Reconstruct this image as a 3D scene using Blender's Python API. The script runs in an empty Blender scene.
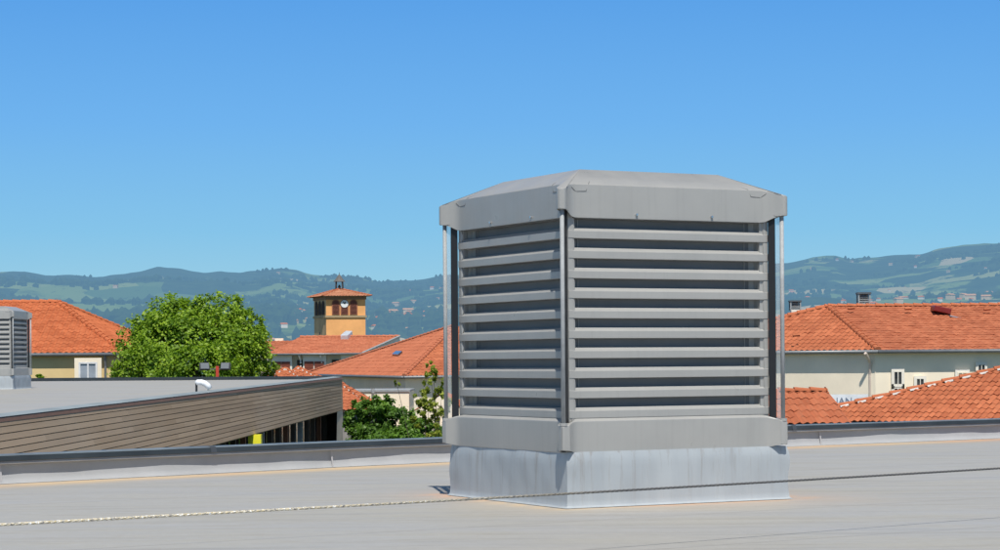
import bpy, bmesh, math, random
import numpy as np
from mathutils import Vector, Matrix
R = math.radians
rng = random.Random(7)
scene = bpy.context.scene
col = scene.collection

# ------------------------------------------------------------------ camera geometry (metres; our roof is z = 0)
F = 2158.0; ROLL = 0.0075; Y0 = 361.8; EYE = 1.1
def at(px, py, Y):
    """world point seen at photograph pixel (px,py) at distance Y"""
    xx = px - 500.0; yy = py - Y0
    c, s = math.cos(ROLL), math.sin(ROLL)
    x = c*xx - s*yy; y = s*xx + c*yy
    return Vector((x*Y/F, Y, EYE - y*Y/F))

# ------------------------------------------------------------------ object helpers
def tag(o, label=None, cat=None, group=None, kind=None):
    if label: o['label'] = label
    if cat: o['category'] = cat
    if group: o['group'] = group
    if kind: o['kind'] = kind
    return o
def empty(name, loc=(0,0,0), rz=0.0):
    o = bpy.data.objects.new(name, None); col.objects.link(o)
    o.location = loc; o.rotation_euler = (0,0,rz); o.empty_display_size = .2
    return o
def link_mesh(name, me, mat, parent=None, smooth=False):
    o = bpy.data.objects.new(name, me); col.objects.link(o)
    for m in (mat if isinstance(mat,(list,tuple)) else [mat]): me.materials.append(m)
    if smooth:
        me.polygons.foreach_set('use_smooth', [True]*len(me.polygons))
    if parent is not None:
        o.parent = parent
    return o
class MB:
    def __init__(s): s.v=[]; s.f=[]; s.m=[]; s.mi=0
    def add(s, vs, fs):
        b=len(s.v); s.v += [tuple(v) for v in vs]; s.f += [tuple(i+b for i in f) for f in fs]; s.m += [s.mi]*len(fs); return s
    def box(s, a, b, M=None):
        x0,y0,z0=a; x1,y1,z1=b
        vs=[Vector(p) for p in ((x0,y0,z0),(x1,y0,z0),(x1,y1,z0),(x0,y1,z0),(x0,y0,z1),(x1,y0,z1),(x1,y1,z1),(x0,y1,z1))]
        if M is not None: vs=[M@v for v in vs]
        return s.add(vs,[(0,3,2,1),(4,5,6,7),(0,1,5,4),(1,2,6,5),(2,3,7,6),(3,0,4,7)])
    def quad(s,*p): return s.add(p,[tuple(range(len(p)))])
    def tube(s, pts, r, n=8, cap=True):
        pts=[Vector(p) for p in pts]; rs = r if isinstance(r,(list,tuple)) else [r]*len(pts)
        b=len(s.v); up=Vector((0,0,1))
        for i,p in enumerate(pts):
            d=(pts[min(i+1,len(pts)-1)]-pts[max(i-1,0)]).normalized()
            a=d.cross(up)
            if a.length<1e-3: a=Vector((1,0,0))
            a.normalize(); c=d.cross(a).normalized()
            for k in range(n):
                t=2*math.pi*k/n; q=p+(a*math.cos(t)+c*math.sin(t))*rs[i]; s.v.append(tuple(q))
        for i in range(len(pts)-1):
            for k in range(n):
                s.f.append((b+i*n+k,b+i*n+(k+1)%n,b+(i+1)*n+(k+1)%n,b+(i+1)*n+k)); s.m.append(s.mi)
        if cap:
            s.f.append(tuple(b+k for k in range(n))[::-1]); s.m.append(s.mi)
            s.f.append(tuple(b+(len(pts)-1)*n+k for k in range(n))); s.m.append(s.mi)
        return s
    def build(s, name, mat, parent=None, smooth=False, bevel=0, segs=2):
        me=bpy.data.meshes.new(name); me.from_pydata(s.v,[],s.f); me.update()
        o=link_mesh(name, me, mat, parent, smooth)
        if any(s.m): me.polygons.foreach_set('material_index', s.m)
        bm=bmesh.new(); bm.from_mesh(me)
        bmesh.ops.recalc_face_normals(bm, faces=bm.faces); bm.to_mesh(me); bm.free()
        if bevel:
            m=o.modifiers.new('bevel','BEVEL'); m.width=bevel; m.segments=segs; m.limit_method='ANGLE'
        return o
def copy_tree(o, parent=None):
    c=o.copy(); col.objects.link(c); c.parent=parent
    for ch in list(o.children): copy_tree(ch, c)
    return c

# ------------------------------------------------------------------ materials
def new_mat(name):
    m=bpy.data.materials.new(name); m.use_nodes=True; nt=m.node_tree
    b=nt.nodes['Principled BSDF']; return m,nt,b
def N(nt,t,**kw):
    n=nt.nodes.new(t)
    for k,v in kw.items(): setattr(n,k,v)
    return n
def L(nt,a,b): nt.links.new(a,b)
def mapping(nt, scale=(1,1,1), coord='Object', rot=(0,0,0)):
    tc=N(nt,'ShaderNodeTexCoord'); mp=N(nt,'ShaderNodeMapping'); mp.inputs['Scale'].default_value=scale
    mp.inputs['Rotation'].default_value=rot
    L(nt,tc.outputs[coord],mp.inputs['Vector']); return mp.outputs[0]
def noise(nt, vec, scale, detail=4, rough=.6):
    n=N(nt,'ShaderNodeTexNoise'); n.inputs['Scale'].default_value=scale; n.inputs['Detail'].default_value=detail
    n.inputs['Roughness'].default_value=rough; L(nt,vec,n.inputs['Vector']); return n.outputs['Fac']
def ramp(nt, fac, stops):
    r=N(nt,'ShaderNodeValToRGB'); e=r.color_ramp.elements
    while len(e)<len(stops): e.new(.5)
    for i,(p,c) in enumerate(stops):
        e[i].position=p; e[i].color=(c,c,c,1) if isinstance(c,(int,float)) else (*c,1)
    L(nt,fac,r.inputs[0]); return r.outputs[0]
def mix(nt, fac, a, b, mode='MIX'):
    m=N(nt,'ShaderNodeMix'); m.data_type='RGBA'; m.blend_type=mode
    for k,v in ((0,fac),(6,a),(7,b)):
        if isinstance(v,(int,float)): m.inputs[k].default_value=v
        elif isinstance(v,tuple): m.inputs[k].default_value=(*v,1)
        else: L(nt,v,m.inputs[k])
    return m.outputs[2]
def math_(nt, op, a, b=0.0, clamp=False):
    m=N(nt,'ShaderNodeMath',operation=op); m.use_clamp=clamp
    for k,v in ((0,a),(1,b)):
        if isinstance(v,(int,float)): m.inputs[k].default_value=v
        else: L(nt,v,m.inputs[k])
    return m.outputs[0]
def bump(nt, b, h, dist=.01, strength=1.0):
    n=N(nt,'ShaderNodeBump'); n.inputs['Distance'].default_value=dist; n.inputs['Strength'].default_value=strength
    L(nt,h,n.inputs['Height']); L(nt,n.outputs[0],b.inputs['Normal'])
def simple(name, c, rough=.6, metal=0.0, var=.12, vs=3.0, spec=.5, bumpd=0.0, stretch=(1,1,1)):
    m,nt,b=new_mat(name); v=mapping(nt,stretch)
    f=noise(nt,v,vs,5,.65)
    lo=tuple(x*(1-var) for x in c); hi=tuple(min(1,x*(1+var)) for x in c)
    L(nt,ramp(nt,f,[(.3,lo),(.7,hi)]),b.inputs['Base Color'])
    b.inputs['Roughness'].default_value=rough; b.inputs['Metallic'].default_value=metal
    b.inputs['Specular IOR Level'].default_value=spec
    if bumpd: bump(nt,b,noise(nt,v,vs*6,4),bumpd)
    return m

# painted metal of the ventilator
def mk_paint():
    m,nt,b=new_mat('grey_paint'); v=mapping(nt)
    f=noise(nt,v,1.6,5,.6); st=noise(nt,mapping(nt,(30,30,.8)),1.0,4,.7)
    c=ramp(nt,f,[(.3,(.325,.325,.312)),(.7,(.365,.362,.345))])
    c=mix(nt,math_(nt,'MULTIPLY',ramp(nt,st,[(.52,0.0),(.75,1.0)]),.22),c,(.24,.235,.215))
    L(nt,c,b.inputs['Base Color']); b.inputs['Roughness'].default_value=.42
    L(nt,ramp(nt,noise(nt,v,5,4),[(.3,.27),(.7,.42)]),b.inputs['Roughness']); b.inputs['Specular IOR Level'].default_value=.6
    bump(nt,b,noise(nt,v,1.4,2),.010,.16)
    return m
PAINT=mk_paint()
def mk_curb():
    m,nt,b=new_mat('curb_membrane')
    st=noise(nt,mapping(nt,(1,1,.05)),16,5,.75); st2=noise(nt,mapping(nt,(1,1,.12)),6,4,.6)
    z=N(nt,'ShaderNodeSeparateXYZ'); L(nt,mapping(nt),z.inputs[0])
    c=mix(nt,ramp(nt,st2,[(.35,0.0),(.7,1.0)]),(.40,.435,.455),(.355,.39,.415))
    fade=ramp(nt,z.outputs[2],[(.02,.25),(.42,1.0)])
    k=math_(nt,'MULTIPLY',ramp(nt,st,[(.53,0.0),(.66,1.0)]),fade); k=math_(nt,'MULTIPLY',k,.60)
    c=mix(nt,k,c,(.24,.21,.18))
    L(nt,c,b.inputs['Base Color']); b.inputs['Roughness'].default_value=.5
    bump(nt,b,noise(nt,mapping(nt,(1,1,.4)),6,3),.012,.22)
    return m
CURB=mk_curb()
DARK=simple('black_rubber',(.012,.013,.015),.5)
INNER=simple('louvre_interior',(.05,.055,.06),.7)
WEB=simple('louvre_back_shade',(.18,.19,.20),.5,0,.10,2)  # blade grey darkened to paint in the shade of the recesses
GALV=simple('galvanised_steel',(.33,.345,.35),.6,.0,.18,6)
STEEL=simple('screw_steel',(.6,.6,.6),.25,.9)
def mk_strip():
    m,nt,b=new_mat('clear_polycarbonate'); b.inputs['Base Color'].default_value=(.55,.6,.62,1)
    b.inputs['Roughness'].default_value=.12; b.inputs['Alpha'].default_value=.42
    L(nt,ramp(nt,noise(nt,mapping(nt,(1,1,.3)),9,4),[(.3,.16),(.7,.28)]),b.inputs['Alpha'])
    return m
STRIP=mk_strip()

# flat roof membrane
def mk_roof(name, far=False):
    m,nt,b=new_mat(name); v=mapping(nt)
    n1=noise(nt,mapping(nt,(.35,1,1),rot=(0,0,R(-30))),.9,6,.62); n2=noise(nt,mapping(nt,(.5,2.2,1),rot=(0,0,R(-28))),1.7,8,.72); n3=noise(nt,v,9,6,.75)
    c=mix(nt,ramp(nt,n1,[(.36,0.0),(.66,1.0)]),(.345,.345,.338),(.362,.348,.305))
    c=mix(nt,math_(nt,'MULTIPLY',ramp(nt,n2,[(.55,0.0),(.72,1.0)]),.50),c,(.23,.21,.175))
    c=mix(nt,math_(nt,'MULTIPLY',ramp(nt,n3,[(.45,0.0),(.8,1.0)]),.35),c,(.46,.455,.44))
    n4=noise(nt,mapping(nt,(.12,1.6,1),rot=(0,0,R(-26))),3.2,6,.7)
    c=mix(nt,math_(nt,'MULTIPLY',ramp(nt,n4,[(.52,0.0),(.66,1.0)]),.50),c,(.245,.235,.215))
    c=mix(nt,math_(nt,'MULTIPLY',ramp(nt,n4,[(.30,1.0),(.46,0.0)]),.30),c,(.40,.405,.42))
    if not far:
        # lapped sheet seams
        g=N(nt,'ShaderNodeSeparateXYZ'); L(nt,mapping(nt,rot=(0,0,R(-33))),g.inputs[0])
        fr=math_(nt,'FRACT',math_(nt,'MULTIPLY',math_(nt,'ADD',g.outputs[1],.45),1/2.1))
        ln=math_(nt,'LESS_THAN',fr,.016)
        c=mix(nt,math_(nt,'MULTIPLY',ln,.40),c,(.2,.19,.18))
        # ochre water marks
        at_=N(nt,'ShaderNodeAttribute',attribute_name='stain')
        s=math_(nt,'MULTIPLY',at_.outputs['Fac'],ramp(nt,noise(nt,mapping(nt,(1,1,1)),1.6,6,.7),[(.3,.35),(.55,1.0)]),True)
        c=mix(nt,math_(nt,'MULTIPLY',s,.9),c,mix(nt,ramp(nt,noise(nt,v,.35,2),[(.4,0.0),(.6,1.0)]),(.60,.44,.26),(.60,.35,.20)))
    L(nt,c,b.inputs['Base Color'])
    L(nt,ramp(nt,n2,[(.3,.5),(.7,.72)]),b.inputs['Roughness'])
    bump(nt,b,math_(nt,'ADD',n2,math_(nt,'MULTIPLY',n3,.3)),.012,.5)
    return m
ROOF=mk_roof('roof_membrane'); ROOF2=mk_roof('far_roof_membrane',True)
UPST=simple('upstand_membrane',(.37,.38,.39),.6,0,.08,2.5)
COPING=simple('dark_coping',(.042,.052,.058),.42,.3,.25,1.5)
COPEDGE=simple('coping_highlight',(.17,.205,.23),.4,.2,.25,2)  # coping metal lightened to paint the bluish highlight along its top
PALEBLUE=simple('pale_coping',(.25,.29,.30),.6,.0,.2,1.0)

def mk_tile(name, a, b_, moss=.15):
    m,nt,b=new_mat(name)
    tc=N(nt,'ShaderNodeUVMap'); 
    # one random tone per tile
    mp=N(nt,'ShaderNodeVectorMath',operation='FLOOR'); L(nt,tc.outputs[0],mp.inputs[0])
    w=N(nt,'ShaderNodeTexWhiteNoise',noise_dimensions='2D'); L(nt,mp.outputs[0],w.inputs[0])
    v=mapping(nt); n=noise(nt,v,.8,5,.65); n2=noise(nt,v,11,4,.7)
    c=mix(nt,w.outputs[0],a,b_)
    c=mix(nt,math_(nt,'MULTIPLY',ramp(nt,n,[(.42,0.0),(.7,1.0)]),.42),c,tuple(x*.66 for x in a))
    c=mix(nt,math_(nt,'MULTIPLY',ramp(nt,n2,[(.55,0.0),(.75,1.0)]),moss*2),c,(.20,.12,.08))
    L(nt,c,b.inputs['Base Color']); b.inputs['Roughness'].default_value=.85
    b.inputs['Specular IOR Level'].default_value=.25
    return m
TILE_O=mk_tile('orange_tile',(.44,.115,.042),(.56,.165,.065),.14)
TILE_R=mk_tile('red_tile',(.38,.110,.048),(.51,.165,.075),.25)
TILE_N=mk_tile('weathered_tile',(.38,.112,.052),(.50,.165,.080),.30)
TILE_P=mk_tile('pink_tile',(.45,.138,.068),(.53,.18,.092),.15)
TILE_T=mk_tile('brownish_tile',(.42,.17,.09),(.52,.24,.14),.3)
MORTAR=simple('white_mortar',(.55,.52,.48),.8)
CREAM=simple('cream_render',(.93,.82,.64),.85,0,.06,.8,.3)
WHITEW=simple('white_render',(.82,.77,.67),.85,0,.06,.8,.3)
YELLOW=simple('yellow_render',(.74,.56,.28),.85,0,.08,.8,.3)
FRAMEW=simple('white_frame',(.75,.75,.75),.5)
GUTTER=simple('zinc_gutter',(.22,.23,.24),.5,.4)
SOFFIT=simple('soffit_board',(.35,.28,.22),.8)
SHUT=simple('red_brown_shutter',(.22,.055,.03),.7,0,.15,3)
GREENW=simple('dark_green_frame',(.02,.05,.04),.5)
def mk_glass():
    m,nt,b=new_mat('window_glass'); b.inputs['Base Color'].default_value=(.03,.035,.04,1)
    b.inputs['Roughness'].default_value=.08; L(nt,ramp(nt,noise(nt,mapping(nt),1.5,3),[(.35,(.02,.022,.026)),(.7,(.10,.10,.10))]),b.inputs['Base Color']); return m
GLASS=mk_glass()
def mk_wood():
    m,nt,b=new_mat('weathered_siding')
    at_=N(nt,'ShaderNodeUVMap'); g=N(nt,'ShaderNodeSeparateXYZ'); L(nt,at_.outputs[0],g.inputs[0])
    # u = metres along the board, v = board number
    cb=N(nt,'ShaderNodeCombineXYZ'); row=math_(nt,'FLOOR',g.outputs[1]); 
    off=N(nt,'ShaderNodeTexWhiteNoise',noise_dimensions='1D'); L(nt,row,off.inputs['W'])
    seg=math_(nt,'FLOOR',math_(nt,'ADD',math_(nt,'MULTIPLY',g.outputs[0],.28),math_(nt,'MULTIPLY',off.outputs[0],7)))
    L(nt,row,cb.inputs[0]); L(nt,seg,cb.inputs[1])
    w=N(nt,'ShaderNodeTexWhiteNoise',noise_dimensions='2D'); L(nt,cb.outputs[0],w.inputs[0])
    n=noise(nt,mapping(nt,(1,.25,6)),1.2,6,.7); n2=noise(nt,mapping(nt,(.3,.12,.4)),1,4)
    c=mix(nt,w.outputs[0],(.34,.235,.145),(.46,.33,.215))
    c=mix(nt,math_(nt,'MULTIPLY',ramp(nt,n,[(.45,0.0),(.72,1.0)]),.35),c,(.18,.135,.10))
    c=mix(nt,math_(nt,'MULTIPLY',ramp(nt,n2,[(.45,0.0),(.65,1.0)]),.45),c,(.42,.34,.26))
    L(nt,c,b.inputs['Base Color']); b.inputs['Roughness'].default_value=.8; return m
WOOD=mk_wood()
WOODD=simple('dark_timber',(.075,.055,.042),.8)
WOODR=simple('rusty_timber',(.22,.09,.05),.8)
YCOL=simple('yellow_paint',(.85,.80,.04),.5,0,.05)
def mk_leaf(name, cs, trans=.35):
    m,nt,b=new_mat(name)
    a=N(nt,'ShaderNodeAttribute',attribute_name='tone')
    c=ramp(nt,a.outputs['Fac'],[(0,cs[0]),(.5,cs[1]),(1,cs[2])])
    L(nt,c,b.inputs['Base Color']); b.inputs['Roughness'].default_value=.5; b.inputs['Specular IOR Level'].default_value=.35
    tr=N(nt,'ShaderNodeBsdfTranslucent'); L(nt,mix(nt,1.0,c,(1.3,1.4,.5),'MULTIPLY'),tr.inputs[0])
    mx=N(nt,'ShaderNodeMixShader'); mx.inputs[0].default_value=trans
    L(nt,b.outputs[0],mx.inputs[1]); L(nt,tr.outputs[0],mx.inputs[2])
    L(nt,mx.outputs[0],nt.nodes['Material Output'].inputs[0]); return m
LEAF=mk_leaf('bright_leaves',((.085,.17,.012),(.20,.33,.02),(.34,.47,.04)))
LEAFD=mk_leaf('dark_leaves',((.045,.11,.014),(.09,.19,.024),(.17,.31,.04)))
LEAFY=mk_leaf('olive_leaves',((.14,.18,.02),(.27,.33,.04),(.42,.46,.08)))
BARK=simple('bark',(.09,.07,.05),.9,0,.3,6)

# ------------------------------------------------------------------ world, sun, camera
w=bpy.data.worlds.new('World'); scene.world=w; w.use_nodes=True; nt=w.node_tree
sky=N(nt,'ShaderNodeTexSky',sky_type='NISHITA'); sky.sun_disc=False
SUN_EL=R(60); SUN_AZ=R(6.5)            # azimuth measured from straight behind the camera, towards the right
sky.sun_elevation=SUN_EL; sky.sun_rotation=math.pi-SUN_AZ
sky.altitude=300; sky.air_density=1.0; sky.dust_density=.25; sky.ozone_density=3.0
bg=nt.nodes['Background']; bg.inputs[1].default_value=.115
_g=N(nt,'ShaderNodeNewGeometry') if False else N(nt,'ShaderNodeTexCoord'); _s=N(nt,'ShaderNodeSeparateXYZ'); L(nt,_g.outputs['Generated'],_s.inputs[0])
def s2l(*c): return tuple(((x/255+.055)/1.055)**2.4 for x in c)
_lo=ramp(nt,math_(nt,'MULTIPLY',_s.outputs[2],2.0),[(0,s2l(172,212,226)),(.06,s2l(156,206,227)),(.12,s2l(134,196,233)),(.22,s2l(112,179,238)),(.33,s2l(92,162,232)),(.8,s2l(60,125,205))])
_hi=mix(nt,1.0,sky.outputs[0],(.088,.085,.078),'MULTIPLY')
_f=ramp(nt,_s.outputs[2],[(.19,0.0),(.42,1.0)])
L(nt,mix(nt,_f,_lo,_hi),bg.inputs[0]); bg.inputs[1].default_value=1.0
sd=Vector((math.sin(SUN_AZ)*math.cos(SUN_EL),-math.cos(SUN_AZ)*math.cos(SUN_EL),math.sin(SUN_EL)))
sl=bpy.data.lights.new('sun','SUN'); sl.energy=4.8; sl.angle=R(.53); sl.color=(1,.95,.87)
so=bpy.data.objects.new('sun',sl); col.objects.link(so); so.rotation_euler=sd.to_track_quat('Z','Y').to_euler(); so.location=sd*50
cam=bpy.data.cameras.new('camera'); co=bpy.data.objects.new('camera',cam); col.objects.link(co); scene.camera=co
cam.sensor_fit='HORIZONTAL'; cam.sensor_width=36; cam.lens=F/1000*36; cam.clip_start=.1; cam.clip_end=60000
co.location=(0,0,EYE)
cam.shift_y=(Y0-275.0)/1000.0
# level camera, rolled clockwise by ROLL about its own axis (shift pivots about the optical axis)
co.matrix_world=Matrix.Translation((0,0,EYE))@Matrix.Rotation(R(90),4,'X')@Matrix.Rotation(-ROLL,4,'Z')
scene.view_settings.view_transform='Standard'; scene.view_settings.look='None'; scene.view_settings.exposure=0
scene.render.resolution_x=1024; scene.render.resolution_y=563
scene.cycles.max_bounces=8; scene.cycles.transparent_max_bounces=12

# ------------------------------------------------------------------ our flat roof
# inner foot of the parapet
foot=[(-14.5,10.9),(-9.5,15.3),(-4.65,20.0),(-1.6,22.9),(1.1,25.2),(3.66,27.3),(6.78,29.5),(12.5,33.2),(20,37.5)]
foot=[Vector((a,b,0)) for a,b in foot]
def seglerp(poly, step):
    out=[]
    for a,b in zip(poly[:-1],poly[1:]):
        n=max(1,int((b-a).length/step))
        for i in range(n): out.append(a.lerp(b,i/n))
    out.append(poly[-1]); return out
U0=Vector((.505,16.17,0)); TH=R(27.6); S=1.81     # ventilator corner, heading, side
du=Vector((math.cos(TH),math.sin(TH),0)); dv=Vector((-math.sin(TH),math.cos(TH),0))
def build_roof():
    nx,ny=220,260
    xs=np.linspace(-14,19,nx)
    fx=np.array([p.x for p in foot]); fy=np.array([p.y for p in foot])
    v=[];st=[]
    for i,x in enumerate(xs):
        ymax=float(np.interp(x,fx,fy))+.02
        for j in range(ny):
            t=j/(ny-1); y=-6+(ymax+6)*(t**.75)
            d=abs(ymax-y)*.72
            s=math.exp(-((d-.22)/.30)**2)*1.0
            p=Vector((x,y,0))-U0; a=p.dot(du); b=p.dot(dv)
            ox=max(0,-a,a-2.0); oy=max(0,-b,b-2.0); dd=math.hypot(ox,oy)
            if not(0<a<2 and 0<b<2): s=max(s,.9*math.exp(-((dd-.10)/.12)**2), .30*math.exp(-(dd/.6)**2))
            v.append((x,y,0)); st.append(s)
    f=[(i*ny+j,(i+1)*ny+j,(i+1)*ny+j+1,i*ny+j+1) for i in range(nx-1) for j in range(ny-1)]
    me=bpy.data.meshes.new('flat_roof'); me.from_pydata(v,[],f); 
    a=me.attributes.new('stain','FLOAT','POINT'); a.data.foreach_set('value',st)
    o=link_mesh('flat_roof',me,ROOF); tag(o,'grey membrane flat roof the ventilator stands on, with ochre water marks','roof',kind='structure')
build_roof()
tag(MB().box((-15,-6.5,-8),(20.5,10.5,-.06)).build('building_block',CREAM),'building under the grey flat roof','building',kind='structure')

def sweep(path, prof, nrm_sign=1):
    """prof: list of (w, z), w measured outward (away from camera side) from the foot line"""
    v=[];f=[]; n=len(prof)
    for i,p in enumerate(path):
        d=(path[min(i+1,len(path)-1)]-path[max(i-1,0)]).normalized(); o=Vector((-d.y,d.x,0))
        for (wd,z) in prof: v.append(tuple(p+o*wd+Vector((0,0,z))))
    for i in range(len(path)-1):
        for k in range(n-1): f.append((i*n+k,(i+1)*n+k,(i+1)*n+k+1,i*n+k+1))
    return v,f
par=empty('roof_parapet',(0,0,0)); tag(par,'low parapet with dark metal coping along the far edge of the flat roof','parapet')
path=seglerp(foot,.25)
nr=random.Random(3)
def wob(path,amp):
    out=[];ph=[nr.random()*6 for _ in range(4)]
    for i,p in enumerate(path):
        s=i*.25; out.append(p+Vector((.7,-.7,0))*amp*(math.sin(s*1.7+ph[0])+.6*math.sin(s*4.1+ph[1])+.4*math.sin(s*8.3+ph[2])))
    return out
m=MB(); m.add(*sweep(wob(path,.006),[(-.035,.004),(-.012,.03),(0,.06),(.006,.12),(.012,.186)])); m.build('upstand',UPST,par,True)
m=MB()
LAPG=simple('lap_grey',(.42,.42,.43),.6); JOINTG=simple('joint_grey',(.08,.09,.10),.45,.4)
for s in (2.2,9.4,13.3,17.1,24.5,28.9):
    i=int(s/.25)
    if i+1<len(path):
        p=path[i]; d=(path[i+1]-p).normalized(); o=Vector((-d.y,d.x,0))
        a=p-o*.022; MB().quad(a+Vector((0,0,.01)),a+d*.02+Vector((0,0,.01)),a+d*.02+o*.02+Vector((0,0,.185)),a+o*.02+Vector((0,0,.185))).build('upstand_lap',LAPG,par)
m=MB(); m.add(*sweep(path,[(.02,.182),(-.040,.184),(-.044,.190),(-.040,.212),(.02,.214)])); m.build('termination_bar',simple('bar_grey',(.30,.30,.30),.5,.2),par)
m=MB(); m.add(*sweep(path,[(.01,.216),(-.050,.213),(-.054,.217),(-.038,.262)])); m.build('coping_face',COPING,par)
m=MB(); m.add(*sweep(path,[(-.038,.2625),(-.030,.272),(.0,.276),(.26,.268),(.265,.19)])); m.build('coping_top',COPEDGE,par)
m=MB()
for s in (3.1,7.3,11.4,15.5,19.7,24.0,28.2,32):
    i=int(s/.25)
    if i+1<len(path):
        p=path[i]; d=(path[i+1]-p).normalized(); o=Vector((-d.y,d.x,0))
        m=MB(); q=[(-.057,.212),(-.0575,.218),(-.0415,.263),(-.033,.275),(.0,.279),(.262,.271)]
        for a,b in zip(q[:-1],q[1:]):
            m.quad(p+o*a[0]+Vector((0,0,a[1])),p+d*.07+o*a[0]+Vector((0,0,a[1])),p+d*.07+o*b[0]+Vector((0,0,b[1])),p+o*b[0]+Vector((0,0,b[1])))
        m.build('coping_joint',JOINTG,par)

# ------------------------------------------------------------------ the ventilator
def make_vent():
    root=empty('roof_ventilator')
    tag(root,'large square grey louvred ventilator with shallow hipped cap on pale wrapped curb, nearest the camera','ventilator')
    # membrane wrapped curb: ring of points, rows upward
    def ring(u0,u1,v0,v1,n=44):
        c=[(u0,v0),(u1,v0),(u1,v1),(u0,v1)]; out=[]
        for k in range(4):
            a=c[k]; b=c[(k+1)%4]
            for i in range(n):
                t=i/n; out.append((a[0]+(b[0]-a[0])*t,a[1]+(b[1]-a[1])*t,k,t))
        return out
    rn=random.Random(5); rows=[(.004,.026),(.010,.012),(.022,.004),(.06,.001)]+[(.09+.33*i/9,0) for i in range(1,10)]
    v=[];n=44*4
    ph=[rn.random()*6 for _ in range(12)]
    for (z,fl) in rows:
        base=ring(-.045,1.962,-.062,1.905)
        for (a,b,k,t) in base:
            cx,cy=a-1.0,b-1.0; e=min(t,1-t)*2
            q=.0035*math.sin(9*t+ph[k]+7*z)+.0022*math.sin(23*t+ph[k+4]-11*z)+.0014*math.sin(41*t+ph[k+8]+17*z)
            # pulled folds by the corners
            q+=.004*math.exp(-(min(t,1-t)/.04)**2)*math.sin(z*23+k)
            q=q*(.35+.65*min(1,z/.2))*(1 if z<.4 else .5)-.012*max(0,(z-.36)/.06)
            if k==0 or k==2: cy+= (fl+q)*(-1 if k==0 else 1)
            else: cx+= (fl+q)*(1 if k==1 else -1)
            if t<.03: # corner points move both ways
                if k in(0,): cx-=fl+q
                if k==1: cy-=fl+q
                if k==2: cx+=fl+q
                if k==3: cy+=fl+q
            v.append((cx+1,cy+1,z))
    f=[(r*n+i,r*n+(i+1)%n,(r+1)*n+(i+1)%n,(r+1)*n+i) for r in range(len(rows)-1) for i in range(n)]
    f.append(tuple((len(rows)-1)*n+i for i in range(n)))
    m=MB(); m.add(v,f); cb_=m.build('curb',CURB,root,True); cb_.data.set_sharp_from_angle(angle=R(48))
    # corner welt strip of the membrane
    # core
    ZR,ZC=.671,2.176
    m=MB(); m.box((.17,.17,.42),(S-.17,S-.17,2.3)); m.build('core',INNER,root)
    # perimeter path with corner prows, local side function
    def perimeter(p, zb, zt, ear_b, ear_t, prow=.118):
        cor=[(.14,-p,0,0),(.085,-p-.001,.0,.0),(.055,-p-.004,.03,.02),(.030,-p-.012,.12,.08),(.005,-p-.027,.35,.22),(-.020,-p-.048,.62,.42),(-.045,-p-.068,.84,.66),(-.068,-prow-.004,.96,.86),(-.090,-prow-.010,1,.97),(-.108,-prow-.006,1,1)]
        half=cor+[(-prow+.0015,-prow+.0015,1,1)]
        pts=[]
        fr=[((0,0),(1,0),(0,1)),((S,0),(0,1),(-1,0)),((S,S),(-1,0),(0,-1)),((0,S),(0,-1),(1,0))]
        for (o,a,b) in fr:
            seq=[(y,x,eb,et) for (x,y,eb,et) in half[:-1]]          # incoming face (mirror)
            for (x,y,eb,et) in seq: pts.append((o,a,b,x,y,eb,et,'in'))
            x,y,eb,et=half[-1]; pts.append((o,a,b,x,y,eb,et,'c'))
            for (x,y,eb,et) in half[:-1][::-1]: pts.append((o,a,b,x,y,eb,et,'out'))
        out=[]
        for (o,a,b,x,y,eb,et,k) in pts:
            X=o[0]+a[0]*x+b[0]*y; Y=o[1]+a[1]*x+b[1]*y
            out.append((X,Y,zb+ear_b*eb,zt-ear_t*et))
        return out
    def inset(P,d):
        c=S/2; r=[]
        for (X,Y,a,b) in P:
            k=max(abs(X-c),abs(Y-c)); s=(k-d)/k; r.append((c+(X-c)*s,c+(Y-c)*s,a,b))
        return r
    # bottom rim
    P=perimeter(.040,.413,.655,.022,.035,.104); n=len(P); v=[]; 
    lv=[(inset(P,.03),'b',.0),(inset(P,.004),'b',-.0),(P,'b',.006),(P,'t',-.010),(inset(P,.006),'t',-.002),(inset(P,.04),'t',.014),(inset(P,.075),'t',.018)]
    for (Q,k,dz) in lv:
        for q in Q: v.append((q[0],q[1],(q[2] if k=='b' else q[3])+dz))
    f=[(r*n+i,r*n+(i+1)%n,(r+1)*n+(i+1)%n,(r+1)*n+i) for r in range(len(lv)-1) for i in range(n)]
    m=MB(); m.add(v,f); rim=m.build('bottom_rim',PAINT,root,True); rim.data.set_sharp_from_angle(angle=R(38)); rim.modifiers.new('wn','WEIGHTED_NORMAL').keep_sharp=True
    # cap skirt and hipped top
    P=perimeter(.020,ZC,2.435,.055,.045); v=[]
    lv=[(inset(P,.05),'b',.004),(inset(P,.004),'b',.0),(P,'b',.006),(P,'t',-.010),(inset(P,.007),'t',-.001)]
    for (Q,k,dz) in lv:
        for q in Q: v.append((q[0],q[1],(q[2] if k=='b' else q[3])+dz))
    s0=.275; zt=2.57
    top=[(s0,s0),(S-s0,s0),(S-s0,S-s0),(s0,S-s0)]
    f=[(r*n+i,r*n+(i+1)%n,(r+1)*n+(i+1)%n,(r+1)*n+i) for r in range(len(lv)-1) for i in range(n)]
    b0=(len(lv)-1)*n; tb=len(v); v+=[(x,y,zt) for x,y in top]
    q=n//4; half=q//2
    for c in range(4):
        # points c*q .. c*q+q-1 belong to corner c
        for i in range(q-1): f.append((b0+c*q+i,b0+c*q+i+1,tb+c))
        f.append((b0+c*q+q-1,b0+((c+1)*q)%n,tb+(c+1)%4,tb+c))
    f.append((tb,tb+1,tb+2,tb+3))
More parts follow.
